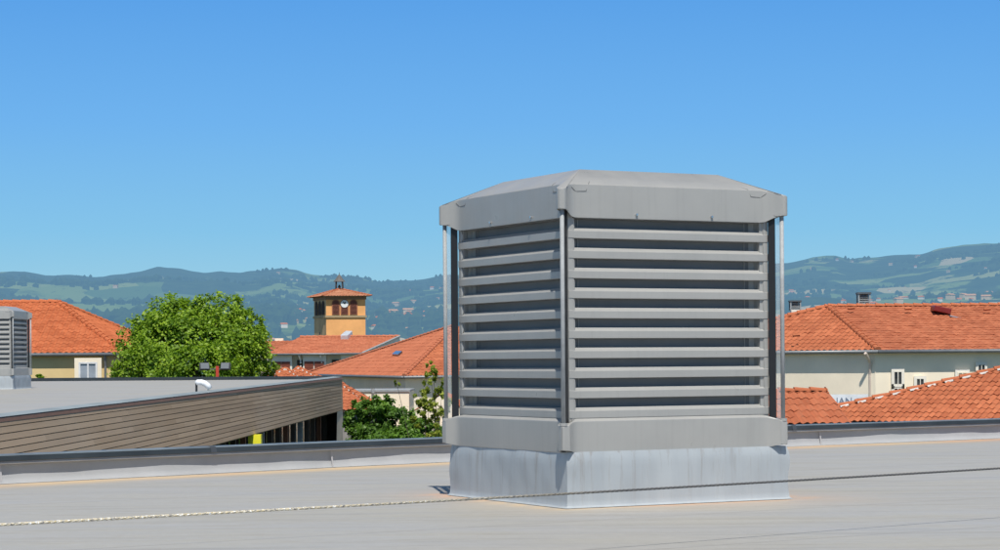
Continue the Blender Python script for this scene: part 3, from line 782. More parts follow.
for (x0,x1) in ((274.5,281),(281.5,290),(304.5,313.5),(314.5,324)):
    f_=MB(); a=kx(x0);b=kx(x1); z1=at(300,361.5,yw).z; z0=at(300,374,yw).z
    f_.box((a,yw-.08,z0),(b,yw-.002,z1)); 
    for k in range(8): zz=z0+(z1-z0)*k/8; f_.box((a+.03,yw-.10,zz+.02),(b-.03,yw-.08,zz+.05))
    f_.build('shutter',SHUT,h)
a=kx(272);b=kx(274.3); MB().box((a,yw-.03,at(300,372,yw).z),(b,yw-.003,at(300,362,yw).z)).build('window',GLASS,h)
for (x0,x1,g) in ((296,301.5,GREENW),(331,338.5,GREENW)):
    window((kx(x0),yr-.02),(kx(x1),yr-.02),at(300,374,yr).z,at(300,360,yr).z,h,g,(0,-1,0),2)
for px in (299.5,320.5):
    MB().tube([V((kx(px),YK-.02,ze-.1)),V((kx(px+1),YK+.5,ze-.5)),V((kx(px+1.3),yw-.1,ze-.7))],.07,6).build('downpipe',FRAMEW,h)
# roof hatch on the white building
e=empty('roof_hatch',(0,0,0)); tag(e,'pale metal roof hatch on the orange roof before the tower','skylight')
hp=(er-el).cross(r1-el).normalized(); hp= hp if hp.z>0 else -hp
q=[on_plane(x,y,el,hp) for x,y in ((340.5,339.6),(348,339.6),(352.5,335.4),(345.5,335.4))]
m=MB(); m.add(q+[x+hp*.38 for x in q],[(4,5,6,7),(0,1,5,4),(1,2,6,5),(2,3,7,6),(3,0,4,7)]); m.build('lid',simple('hatch_white',(.62,.66,.70),.35,.2),e,bevel=.05)
e['label']='pale metal roof hatch near the ridge of the orange roof before the tower'
# orange roofs further behind left of it
h=empty('house'); tag(h,'distant reddish roofed house left of the tower foot with a small chimney','house')
a=at(255,350,200);b=at(300,350,200);c=at(292,341,206);d=at(262,341,206); a.z=b.z=at(280,350,200).z; c.z=d.z=at(280,341,206).z
tile_plane([a,b,c,d],V((1,0,0)),'roof_slope',TILE_N,h,.4,.6); MB().box((a.x+.4,200.4,GZ),(b.x-.4,210,a.z-.06)).build('wall',CREAM,h)
q=at(279,342,206); MB().box((q.x-.4,206,q.z-1),(q.x+.4,206.8,q.z+.35)).build('chimney',CREAM,h)

# --- clock tower
YT=255
tw=empty('clock_tower'); tag(tw,'square ochre clock tower with low tiled roof, arched louvred openings and a white clock','tower')
fl_=at(326,300,YT); fr_=at(365,300,YT); tx0,tx1=fl_.x,fr_.x; lback=at(314,300,YT+5.2)
z_eave=at(340,296,YT).z; zmid=at(345,316.5,YT).z
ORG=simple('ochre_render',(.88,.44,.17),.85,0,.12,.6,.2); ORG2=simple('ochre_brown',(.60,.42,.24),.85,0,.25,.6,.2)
LB=V((lback.x,YT+5.2,0)); FL=V((tx0,YT,0)); FR=V((tx1,YT+.6,0)); RB=FR+(LB-FL)
def up_(p,z): return V((p.x,p.y,z))
m=MB(); m.quad(up_(FL,GZ),up_(FR,GZ),up_(FR,z_eave),up_(FL,z_eave)); m.build('front_wall',ORG,tw)
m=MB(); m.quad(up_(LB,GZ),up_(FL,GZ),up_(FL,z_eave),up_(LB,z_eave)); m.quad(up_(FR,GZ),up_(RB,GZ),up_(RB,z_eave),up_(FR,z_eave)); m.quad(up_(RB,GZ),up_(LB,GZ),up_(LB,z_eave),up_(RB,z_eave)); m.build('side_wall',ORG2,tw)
cen=(FL+FR+LB+RB)/4
def ringbox(name,z0,z1,out,mat):
    m=MB(); P=[cen+(p-cen)*(1+out) for p in (FL,FR,RB,LB)]
    m.add([up_(p,z0) for p in P]+[up_(p,z1) for p in P],[(0,1,5,4),(1,2,6,5),(2,3,7,6),(3,0,4,7),(4,5,6,7),(0,1,2,3)]); return m.build(name,mat,tw)
ringbox('string_course',zmid-.12,zmid+.14,.05,simple('stone_band',(.40,.30,.17),.8)); ringbox('eave_band',z_eave-.42,z_eave-.02,.04,simple('brown_band',(.30,.17,.10),.8))
# roof
zt2=at(339,290,YT+3).z; Pp=[cen+(p-cen)*1.25 for p in (FL,FR,RB,LB)]; za=at(339,288.8,YT+3).z
apx=up_(cen,za); ze2=z_eave+.0
RB4=[up_(p,ze2) for p in Pp]
for i in range(4): tile_plane([RB4[i],RB4[(i+1)%4],apx],RB4[(i+1)%4]-RB4[i],'roof_slope',TILE_T,tw,.35,.5,.04)
for i in range(4): ridge(RB4[i],apx,'hip_tiles',TILE_N,tw,.13,.5)
ringbox('cornice',z_eave-.05,z_eave-.01,.20,simple('cornice_brown',(.28,.16,.10),.8))
# front arches
fd=(FR-FL).normalized(); fo=V((fd.y,-fd.x,0)); WT=(FR-FL).length
zb_=at(345,314.5,YT).z; zt_=at(345,300.2,YT).z
def tpos(u,o,z): p=FL+fd*u+fo*o; return V((p.x,p.y,z))
SH2=simple('tower_louvre',(.17,.055,.035),.8); BRK=simple('arch_brick',(.33,.13,.07),.85)
ux=[(at(x,300,YT).x-tx0) for x in (335.7,344.4,353.5)]
for u in ux:
    wd=.36; m=MB(); pts=[tpos(u-wd,.06,zb_),tpos(u+wd,.06,zb_)]; hs=zt_-wd
    arc=[tpos(u+wd*math.cos(t),.06,hs+wd*math.sin(t)) for t in [math.pi*k/10 for k in range(11)]]
    m.quad(*(pts+arc)); o=m.build('arched_louvre',SH2,tw)
    m=MB()
    for k in range(9): z=zb_+.12+(hs-zb_)*k/9; a,b=tpos(u-wd+.04,.07,z),tpos(u+wd-.04,.07,z); m.add([a,b,b+fo*.08-V((0,0,.08)),a+fo*.08-V((0,0,.08))],[(0,1,2,3)])
    m.build('slat',SH2,o)
    m=MB()
    outp=[tpos(u-wd-.11,.085,zb_)]+[tpos(u-(wd+.11)*math.cos(math.pi*k/10),.085,hs+(wd+.11)*math.sin(math.pi*k/10)) for k in range(11)]+[tpos(u+wd+.11,.085,zb_)]
    inn=[tpos(u-wd,.085,zb_)]+[tpos(u-wd*math.cos(math.pi*k/10),.085,hs+wd*math.sin(math.pi*k/10)) for k in range(11)]+[tpos(u+wd,.085,zb_)]
    for k in range(12): m.quad(outp[k],outp[k+1],inn[k+1],inn[k])
    m.build('arch_trim',BRK,o)
# side arches, shade painted in as a darker louvre colour
sdv=(LB-FL).normalized(); sn=V((-sdv.y,sdv.x,0)); sn = sn if sn.x<0 else -sn; WL=(LB-FL).length
for k in range(3):
    u=WL*(.22+.28*k); m=MB(); wd=.62
    def sp(a,z): p=FL+sdv*a+sn*.06; return V((p.x,p.y,z))
    hs=zt_-wd
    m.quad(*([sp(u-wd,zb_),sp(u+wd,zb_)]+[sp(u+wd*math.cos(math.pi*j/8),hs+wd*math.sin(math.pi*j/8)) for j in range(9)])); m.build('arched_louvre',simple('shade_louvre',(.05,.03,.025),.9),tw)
m=MB(); u=WL*.5; m.quad(*[FL+sdv*a+sn*.06+V((0,0,z)) for a,z in ((u-.2,at(320,335,YT).z),(u+.2,at(320,335,YT).z),(u+.2,at(320,332,YT).z),(u-.2,at(320,332,YT).z))]); m.build('slit_window',DARK,tw)
# clock
ck=empty('clock'); ck.parent=tw; cz=at(345,303.8,YT).z
bpy.data.objects.remove(ck)
m=MB(); cp=tpos(ux[1],.16,cz); m.tube([tpos(ux[1],.05,cz),cp],.45,24); clock=m.build('clock',simple('clock_white',(.82,.82,.80),.4),tw)
m=MB()
for ang,ln_,wd in ((R(125),.34,.07),(R(60),.26,.08)):
    d_=fd*math.cos(ang)+V((0,0,1))*math.sin(ang); s_=fd*-math.sin(ang)+V((0,0,1))*math.cos(ang); c_=cp+fo*.01
    m.quad(c_-s_*wd,c_+d_*ln_-s_*wd*.6,c_+d_*ln_+s_*wd*.6,c_+s_*wd)
m.build('hand',DARK,clock)
m=MB()
for k in range(12):
    an=k*R(30); c_=cp+fo*.008+(fd*math.cos(an)+V((0,0,1))*math.sin(an))*.42; m.add([c_-fd*.02-V((0,0,.02)),c_+fd*.02-V((0,0,.02)),c_+fd*.02+V((0,0,.02)),c_-fd*.02+V((0,0,.02))],[(0,1,2,3)])
m.build('hour_marks',DARK,clock)
# bell cage
bc=apx-V((0,0,.15)); sc=YT/F
m=MB()
for sx in (-1,1):
    for sy in (-1,1): m.tube([bc+V((sx*.42,sy*.42,0)),bc+V((sx*.36,sy*.36,1.05))],.075,6)
m.box((-.36,-.36,.1),(.36,.36,.16),Matrix.Translation(bc)); bell=m.build('bell_cage',simple('old_iron',(.06,.055,.05),.7),tw)
m=MB(); zz=[0,.15,.42,.7,.9]; rr=[.72,.58,.36,.18,.04]
m.tube([bc+V((0,0,1.0+z)) for z in zz],rr,10); m.build('bell_roof',simple('slate',(.13,.12,.11),.8),tw)
MB().tube([bc+V((0,0,1.85)),bc+V((0,0,2.1))],.03,5).build('finial',DARK,tw)
MB().tube([bc+V((0,0,.30)),bc+V((0,0,.45)),bc+V((0,0,.62))],[.20,.15,.06],8).build('bell',simple('bronze',(.12,.09,.04),.5,.6),tw)

# --- tiny double hip roof behind the wooden building, and the small red roof
h=empty('house'); tag(h,'pair of small tiled hip roofs peeping over the wooden building\'s far corner','house')
def pyr(x0,x1,yb,xa,ya,Y,dep):
    a=at(x0,yb,Y);b=at(x1,yb,Y); a.z=b.z=at((x0+x1)/2,yb,Y).z; c=V((b.x,Y+dep,a.z)); d=V((a.x,Y+dep,a.z)); ap=at(xa,ya,Y+dep/2)
    for p,q in ((a,b),(b,c),(c,d),(d,a)): tile_plane([p,q,ap],q-p,'roof_slope',TILE_R,h,.16,.26,.03)
    for p in (a,b): ridge(p,ap,'hip_tiles',TILE_R,h,.06,.28,True)
    MB().box((a.x+.2,Y+.2,GZ),(b.x-.2,Y+dep-.2,a.z-.04)).build('wall',CREAM,h)
pyr(262,304,380,285.5,368.5,76,2.2); pyr(286,318,377.5,298,367.5,80,2.0)
h=empty('house'); tag(h,'small low red tiled hip roof with white mortar line, behind the wooden building\'s end','house')
Y=70; a=at(310,411,Y); b=at(377,409,Y); a.z=b.z=at(350,410.5,Y).z; ap=at(338,381,Y+2.6); 
c=V((b.x,Y+5,a.z)); d=V((a.x,Y+5,a.z))
tile_plane([a,b,ap],V((1,0,0)),'roof_slope',TILE_R,h,.18,.3,.03); tile_plane([b,c,ap],V((0,1,0)),'roof_slope',TILE_R,h,.18,.3,.03)
tile_plane([c,d,ap],V((1,0,0)),'roof_slope',TILE_R,h,.3,.5,.03); tile_plane([d,a,ap],V((0,1,0)),'roof_slope',TILE_R,h,.3,.5,.03)
ridge(b,ap,'hip_tiles',TILE_R,h,.07,.33,True); MB().box((a.x+.3,Y+.3,GZ),(b.x-.3,Y+4.7,a.z-.05)).build('wall',simple('grey_wall',(.3,.28,.26),.9),h)

# ------------------------------------------------------------------ wooden-clad building on the left
wb=empty('wooden_building'); tag(wb,'low flat-roofed building clad in weathered grey-brown boards with dark glazing under it, at left','building')
Ya,Yb=27.0,63.7
# horizontal position of wall line from the photograph's two ends
A0=at(0,417,Ya); B0=at(341.5,377,Yb)
dw=(B0-A0); dwn=V((dw.x,dw.y,0)).normalized(); zsl=(B0.z-A0.z)/V((dw.x,dw.y,0)).length
A1=A0-dwn*7; A1.z=A0.z-zsl*7
LW=V((B0.x-A1.x,B0.y-A1.y,0)).length
outn=V((dwn.y,-dwn.x,0))                  # towards the right / camera side
HB=1.33                                     # fascia height at far end
zbA=at(191,447.5,39.9); hA=None
def wt(s,z,o=0): p=A1+dwn*s+outn*o; return V((p.x,p.y,z))
def ztop(s): return A1.z+zsl*s
def zbot(s):
    sB=LW; sM=(V((zbA.x-A1.x,zbA.y-A1.y,0))).length
    zB=at(341.5,410,Yb).z
    return zbA.z+(zB-zbA.z)*(s-sM)/(sB-sM)
nb=11; m=MB(); uvs=[]
me_v=[];me_f=[];ul=[]
ns=60
def LEAN(s): return .40-.38*s/LW
for k in range(nb):
    for i in range(ns):
        s0_,s1_=LW*i/ns,LW*(i+1)/ns
        q=[]
        for s in (s0_,s1_):
            zt_s=ztop(s)-.03; zb_s=zbot(s); hgt=(zt_s-zb_s)/nb
            z0=zt_s-(k+1)*hgt; z1=zt_s-k*hgt
            q.append((s,z0,z1))
        b=len(me_v)
        def lean(s,z,e=0):
            t=(ztop(s)-z)/max(.2,(ztop(s)-zbot(s))); return wt(s,z,.02+LEAN(s)*t+e)
        me_v+= [lean(q[0][0],q[0][1]+.006),lean(q[1][0],q[1][1]+.006),lean(q[1][0],q[1][2]-.005),lean(q[0][0],q[0][2]-.005),
                lean(q[0][0],q[0][1]-.012,-.03),lean(q[1][0],q[1][1]-.012,-.03)]
        me_f+= [(b,b+1,b+2,b+3),(b+4,b+5,b+1,b)]
        ul+= [(s0_,k+.2),(s1_,k+.2),(s1_,k+.8),(s0_,k+.8)]+[(s0_,k+.5)]*4
me=bpy.data.meshes.new('siding'); me.from_pydata([tuple(x) for x in me_v],[],me_f); u_=me.uv_layers.new(name='UVMap'); u_.data.foreach_set('uv',[c for q in ul for c in q])
link_mesh('siding',me,WOOD,wb)
# backing wall, end wall, eave strips
m=MB()
for i in range(20):
    s0_,s1_=LW*i/20,LW*(i+1)/20-.0
    m.quad(wt(s0_,zbot(s0_)-.02,LEAN(s0_)-.012),wt(s1_,zbot(s1_)-.02,LEAN(s1_)-.012),wt(s1_,ztop(s1_)-.02,.002),wt(s0_,ztop(s0_)-.02,.002))
    m.quad(wt(s0_,zbot(s0_)-.02,LEAN(s0_)-.012),wt(s1_,zbot(s1_)-.02,LEAN(s1_)-.012),wt(s1_,zbot(s1_),-.6),wt(s0_,zbot(s0_),-.6))
m.build('backing',WOODD,wb)
m=MB()
for i in range(20):
    s0_,s1_=LW*i/20,LW*(i+1)/20
    m.quad(wt(s0_,ztop(s0_)-.06,.046),wt(s1_,ztop(s1_)-.06,.046),wt(s1_,ztop(s1_)+.0,.022),wt(s0_,ztop(s0_)+.0,.022))
m.build('top_board',simple('brown_edge',(.16,.085,.055),.7),wb)
m=MB()
for i in range(20):
    s0_,s1_=LW*i/20,LW*(i+1)/20
    m.quad(wt(s0_,ztop(s0_)+.003,.03),wt(s1_,ztop(s1_)+.003,.03),wt(s1_,ztop(s1_)+.02,-.25),wt(s0_,ztop(s0_)+.02,-.25))
    m.quad(wt(s0_,ztop(s0_)+.02,-.25),wt(s1_,ztop(s1_)+.02,-.25),wt(s1_,ztop(s1_)-.09,-.27),wt(s0_,ztop(s0_)-.09,-.27))
m.build('roof_edging',PALEBLUE,wb)
m=MB(); wdt=28
m.quad(wt(0,ztop(0)-.06,-.2),wt(LW-.1,ztop(LW)-.06,-.2),wt(LW-.1,ztop(LW)-.06,-wdt),wt(0,ztop(0)-.06,-wdt)); m.build('roof',ROOF2,wb)
m=MB()
p0=wt(LW,ztop(LW)-.2,-.02); p1=wt(LW,ztop(LW)-.2,-wdt); M_=None
m.add([wt(LW-.15,ztop(LW)-.3,-.26),wt(LW-.15,ztop(LW)-.3,-wdt),wt(LW-.15,ztop(LW)+.035,-wdt),wt(LW-.15,ztop(LW)+.035,-.26),wt(LW+.05,ztop(LW)-.3,-.26),wt(LW+.05,ztop(LW)-.3,-wdt),wt(LW+.05,ztop(LW)+.035,-wdt),wt(LW+.05,ztop(LW)+.035,-.26)],[(0,1,2,3),(4,5,6,7),(3,2,6,7),(0,3,7,4)])
m.build('far_coping',COPING,wb)
# far end wall, post and glazing below
m=MB()
m.quad(wt(LW,GZ,0),wt(LW,GZ,-wdt),wt(LW,ztop(LW)-.05,-wdt),wt(LW,ztop(LW)-.05,0)); m.build('end_wall',WOODD,wb)
zb_=zbot(LW)
m=MB(); m.add([wt(LW-3.2,GZ,.02),wt(LW,GZ,.03),wt(LW,zb_-.01,.03),wt(LW-1.3,zb_-.01,.02)],[(0,1,2,3)]); m.build('end_post',simple('grey_timber',(.50,.42,.33),.8),wb)
gl=-.45
m=MB(); m.quad(wt(0,GZ,gl),wt(LW,GZ,gl),wt(LW,zbot(LW)+.02,gl),wt(0,zbot(0)+.02,gl)); m.build('glazing',simple('dark_glass',(.012,.014,.018),.12),wb)
for k in range(34):
    s=8+k*1.33
    if s>LW-.5: break
    m=MB(); wdm=.05; m.add([wt(s,GZ,gl+.02),wt(s+wdm*2,GZ,gl+.02),wt(s+wdm*2,zbot(s),gl+.02),wt(s,zbot(s),gl+.02),wt(s,GZ,gl+.14),wt(s+wdm*2,GZ,gl+.14),wt(s+wdm*2,zbot(s),gl+.14),wt(s,zbot(s),gl+.14)],[(0,1,2,3),(4,5,6,7),(0,4,7,3),(1,5,6,2)])
    m.build('mullion',[WOODR,WOODD,GALV,WOODD,WOODD][k%5],wb)
# yellow column
yc=None
for s_ in np.linspace(5,LW,900):
    p=wt(s_,0,.24); px=500+p.x/p.y*F
    if px>256: break
m=MB(); P=wt(s_,0,.24); m.box((P.x-.17,P.y-.12,GZ),(P.x+.10,P.y+.13,zbot(s_)-.01)); tag(m.build('column',YCOL,wb),'bright yellow column')
# hose/vent pipe at the roof edge
e=empty('vent_pipe'); tag(e,'white curved swan-neck pipe on the wooden building\'s roof edge','pipe')
# find position on roof line at px ~195
for s_ in np.linspace(5,LW,900):
    p=wt(s_,0,-.45); px=500+p.x/p.y*F
    if px>196: break
P=wt(s_,ztop(s_)-.06,-.45); k_=P.y/F
MB().tube([P,P+V((0,0,11.5*k_))],.022,6).build('stem',DARK,e)
pts=[P+V((x*k_,0,z*k_)) for x,z in ((-.5,11.2),(1.5,12.2),(5,12.2),(8.5,11),(11.5,8.8),(13.5,5.5))]
MB().tube(pts,[.045,.06,.06,.06,.058,.05],10).build('hood',simple('white_plastic',(.8,.82,.84),.3),e,True)
# floodlights on red post
e=empty('floodlight_mast'); tag(e,'twin floodlights on a short red post before the big green tree','floodlight')
Yf=66; P=at(217.5,381,Yf); k_=Yf/F
MB().box((-.045,-.045,-3),(.045,.045,15*k_),Matrix.Translation(P)).build('post',simple('red_paint',(.55,.06,.03),.6),e)
MB().box((-11*k_,-.03,11.5*k_),(10*k_,.03,12.6*k_),Matrix.Translation(P)).build('crossbar',simple('grey_bar',(.12,.12,.12),.5),e)
for (x,rz) in ((-12.5,20),(8,-12)):
    Mx=Matrix.Translation(P+V((x*k_,-.05,15*k_)))@Matrix.Rotation(R(rz),4,'Z')@Matrix.Rotation(R(-18),4,'X')
    m=MB(); m.box((-.15,-.02,-.11),(.15,.10,.11),Mx); lamp=m.build('floodlight',simple('lamp_case',(.05,.05,.055),.5),e,bevel=.015)
    MB().box((-.125,-.028,-.09),(.125,-.0215,.09),Mx).build('lens',simple('lamp_glass',(.20,.22,.23),.15),lamp)

# place the small ventilator
p=at(11.5,388,50.5); v2.scale=(.76,.76,.76)
s2=V((p.x-A1.x,p.y-A1.y,0)).dot(dwn); v2.location=V((p.x,p.y,ztop(s2)-.06)); v2.rotation_euler.z=R(86.5)

# ------------------------------------------------------------------ trees
def leaves(name, lobes, n, size, mat, parent, seed=1, cut=None, flat=.25, gap=.0):
    """leaf quads in clumps spread near the surface of overlapping lobes: (cx,cy,cz, rx,ry,rz)"""
    rs=np.random.RandomState(seed); P=[];T=[];NR=[]
    vol=np.array([(l[3]*l[4]*l[5])**.67 for l in lobes]); cnt=(n*vol/vol.sum()).astype(int)
    for l,c in zip(lobes,cnt):
        ncl=max(8,c//38); d=rs.normal(size=(ncl,3)); d/=np.linalg.norm(d,axis=1)[:,None]
        r=.55+.5*rs.rand(ncl)**.6
        cc=d*r[:,None]; 
        # leave gaps
        keep=(np.sin(cc[:,0]*7+seed)+np.sin(cc[:,1]*6+1)+np.sin(cc[:,2]*8+2))>(-1.3+gap); cc=cc[keep]; rr=r[keep]; tone=rs.normal(0,.20,len(cc))
        idx=rs.randint(0,len(cc),c); cl=.17
        q=cc[idx]+rs.normal(0,cl*.55,(c,3))
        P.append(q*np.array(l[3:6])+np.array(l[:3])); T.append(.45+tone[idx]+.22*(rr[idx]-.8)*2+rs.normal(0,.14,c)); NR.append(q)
    P=np.concatenate(P);T=np.clip(np.concatenate(T),0,1);NR=np.concatenate(NR)
    if cut is not None: k=cut(P); P=P[k];T=T[k];NR=NR[k]
    m_=len(P); nrm=NR/np.linalg.norm(NR,axis=1)[:,None]*.5+rs.normal(0,.5,(m_,3))+np.array([0,-.1,.45]); nrm/=np.linalg.norm(nrm,axis=1)[:,None]
    a=np.cross(nrm,rs.normal(size=(m_,3))); a/=np.linalg.norm(a,axis=1)[:,None]; b=np.cross(nrm,a)
    s=size*(.6+.8*rs.rand(m_))[:,None]
    v=np.stack([P-a*s*.5,P-b*s*.36+nrm*s*.08,P+a*s*.62,P+b*s*.36+nrm*s*.08],axis=1).reshape(-1,3)
    me=bpy.data.meshes.new(name); me.vertices.add(m_*4); me.vertices.foreach_set('co',v.ravel())
    me.loops.add(m_*4); me.loops.foreach_set('vertex_index',np.arange(m_*4,dtype=np.int32))
    me.polygons.add(m_); me.polygons.foreach_set('loop_start',np.arange(0,m_*4,4,dtype=np.int32)); me.polygons.foreach_set('loop_total',np.full(m_,4,dtype=np.int32))
    me.update(calc_edges=True); me.validate()
    at_=me.attributes.new('tone','FLOAT','POINT'); at_.data.foreach_set('value',np.repeat(T,4))
    return link_mesh(name,me,mat,parent)
def tree(label, base, crown_c, lobes, n, size, mat, seed, tr=.2, gap=0., group=None):
    e=empty('tree',base); tag(e,label,'tree',group)
    cc=V(crown_c)
    loc=[(l[0]-base[0],l[1]-base[1],l[2]-base[2],l[3],l[4],l[5]) for l in lobes]
    leaves('crown',loc,n,size,mat,e,seed,gap=gap)
    m=MB(); c=cc-V(base); rs=random.Random(seed)
    m.tube([V((0,0,0)),V((.05,.05,c.z*.35)),V((0,0,c.z*.7))],[tr,tr*.85,tr*.65],9)
    for l in loc:
        q=V(l[:3]); s=V((0,0,c.z*rs.uniform(.45,.7))); mid=s.lerp(q,.5)+V((rs.uniform(-.2,.2),rs.uniform(-.2,.2),.2))
        m.tube([s,mid,q,q+V((rs.uniform(-.4,.4),0,l[5]*.6))],[tr*.45,tr*.3,tr*.16,tr*.05],6)
    m.build('trunk',BARK,e,True); return e
def L_(px,py,Y,rx,rz,ry=None):
    p=at(px,py,Y); k=Y/F; return (p.x,p.y,p.z,rx*k,(ry or rx)*k,rz*k)
YB=76
lob=[L_(192,352,YB,62,44,60),L_(150,350,YB,33,32),L_(236,352,YB,33,34),L_(176,319,YB,32,23),L_(218,318,YB,31,23),L_(138,368,YB-.5,26,24),L_(250,366,YB,24,22),L_(196,372,YB-1.2,50,30),L_(245,330,YB+.4,20,20),L_(160,332,YB+.3,25,21),
     L_(192,420,YB,60,40,55)]
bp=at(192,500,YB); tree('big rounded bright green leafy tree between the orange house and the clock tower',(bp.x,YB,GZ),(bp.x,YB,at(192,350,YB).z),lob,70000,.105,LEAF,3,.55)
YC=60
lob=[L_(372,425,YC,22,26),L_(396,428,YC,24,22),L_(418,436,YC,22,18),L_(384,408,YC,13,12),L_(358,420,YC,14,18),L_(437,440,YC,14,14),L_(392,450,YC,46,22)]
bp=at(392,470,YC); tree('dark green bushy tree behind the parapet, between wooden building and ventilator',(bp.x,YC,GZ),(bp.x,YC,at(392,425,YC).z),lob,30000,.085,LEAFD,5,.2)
YD=57
lob=[L_(434,383,YD,10,15),L_(425,400,YD,11,12),L_(441,405,YD,11,16),L_(431,371,YD,6,8),L_(420,418,YD,9,9),L_(437,427,YD,12,12),L_(397,384,YD,4,5),L_(428,412,YD,12,12)]
bp=at(434,470,YD); tree('slender sparse olive green tree right against the ventilator\'s left edge',(bp.x,YD,GZ),(bp.x,YD,at(433,400,YD).z),lob,7000,.058,LEAFY,8,.035,.9)
lob=[L_(39,379,80,5,4),L_(42,381,80,5,4)]
bp=at(39,400,80); tree('small clipped shrub top at the foot of the yellow house wall',(bp.x,80,GZ),(bp.x,80,at(39,385,80).z),lob,900,.10,LEAF,9,.08)

# ------------------------------------------------------------------ terrain, hills, distant town
sk=[(-400,262),(-200,270),(-80,268),(0,272),(26,270.8),(46,275),(63,274),(82,275),(96,277),(132,272),(158,267.5),(185,270),(205,272),(221,270),(241,273),(257,271.5),(280,267),(297,270),(313,275),(330,275),(347,276),(365,278),(382,283),(400,281),(408,280),(442,276),(520,272),(600,270),(700,268),(789,262),(813,257),(835,256.5),(850,259),(868,257.6),(879,257),(903,254.5),(921,253.6),(934,250),(967,246),(1000,243),(1100,238),(1250,246),(1500,262)]
skx=np.array([a for a,b in sk],float); sky_=np.array([b for a,b in sk],float)
RS=7000.0
def vnoise(x,y,seed):
    xi=np.floor(x).astype(int); yi=np.floor(y).astype(int); fx=x-xi; fy=y-yi; fx=fx*fx*(3-2*fx); fy=fy*fy*(3-2*fy)
    def h_(a,b): 
        n_=(a*374761393+b*668265263+seed*1442695041)&0x7fffffff; n_=((n_^(n_>>13))*1274126177)&0x7fffffff; return (n_&0xffff)/65535.0
    return (h_(xi,yi)*(1-fx)+h_(xi+1,yi)*fx)*(1-fy)+(h_(xi,yi+1)*(1-fx)+h_(xi+1,yi+1)*fx)*fy
def fbm(x,y,seed,o=4):
    s=0;a=1;t=0
    for k in range(o): s=s+a*vnoise(x*2**k,y*2**k,seed+k); t+=a; a*=.5
    return s/t
def terr(X,Y):
    px=500+X/Y*F; ysk=np.interp(px,skx,sky_); Hs=EYE+((Y0-ysk)-(px-500)*ROLL)*RS/F
    t=np.clip((Y-1100)/(RS-1100),0,1.4)
    tt=np.clip(t,0,1); base=-12+(Hs+12)*(tt**1.25*.92+.08*tt**4)
    nz=(fbm(X/900,Y/900,11)-.5)*170+(fbm(X/260,Y/260,21)-.5)*45
    env=np.sin(np.clip(tt,0,1)*np.pi)**.8
    z=base+nz*env*.75
    z=z+np.where(tt>.93,(fbm(X/90,Y*0+3,31,3)-.5)*16,0)
    z=np.where(t>1,base-(t-1)*900,z)
    return z
def build_terrain():
    nx,ny=520,260
    px=np.linspace(-380,1480,nx); Ys=1100*(9200/1100)**(np.linspace(0,1,ny)); Ys=np.sort(np.concatenate([Ys,[RS-40,RS-1,RS+60]])); ny=len(Ys)
    PX,YY=np.meshgrid(px,Ys,indexing='ij'); X=(PX-500)/F*YY; Zz=terr(X,YY)
    Zz[:,0]=GZ-4
    v=np.stack([X,YY,Zz],-1).reshape(-1,3)
    f=[(i*ny+j,(i+1)*ny+j,(i+1)*ny+j+1,i*ny+j+1) for i in range(nx-1) for j in range(ny-1)]
    me=bpy.data.meshes.new('hills'); me.from_pydata(v.tolist(),[],f)
    return me
HAZE=(.150,.315,.49)  # distance haze painted into far materials as bluish emission
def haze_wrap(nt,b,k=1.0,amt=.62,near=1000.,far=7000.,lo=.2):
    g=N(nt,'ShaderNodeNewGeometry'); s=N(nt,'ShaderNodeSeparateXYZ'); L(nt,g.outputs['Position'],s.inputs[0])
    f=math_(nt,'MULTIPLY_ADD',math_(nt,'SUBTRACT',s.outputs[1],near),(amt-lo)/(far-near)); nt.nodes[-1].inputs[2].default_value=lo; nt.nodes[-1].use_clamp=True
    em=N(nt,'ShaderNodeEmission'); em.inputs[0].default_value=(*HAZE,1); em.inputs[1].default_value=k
    mx=N(nt,'ShaderNodeMixShader'); L(nt,f,mx.inputs[0]); L(nt,b.outputs[0],mx.inputs[1]); L(nt,em.outputs[0],mx.inputs[2]); L(nt,mx.outputs[0],nt.nodes['Material Output'].inputs[0])
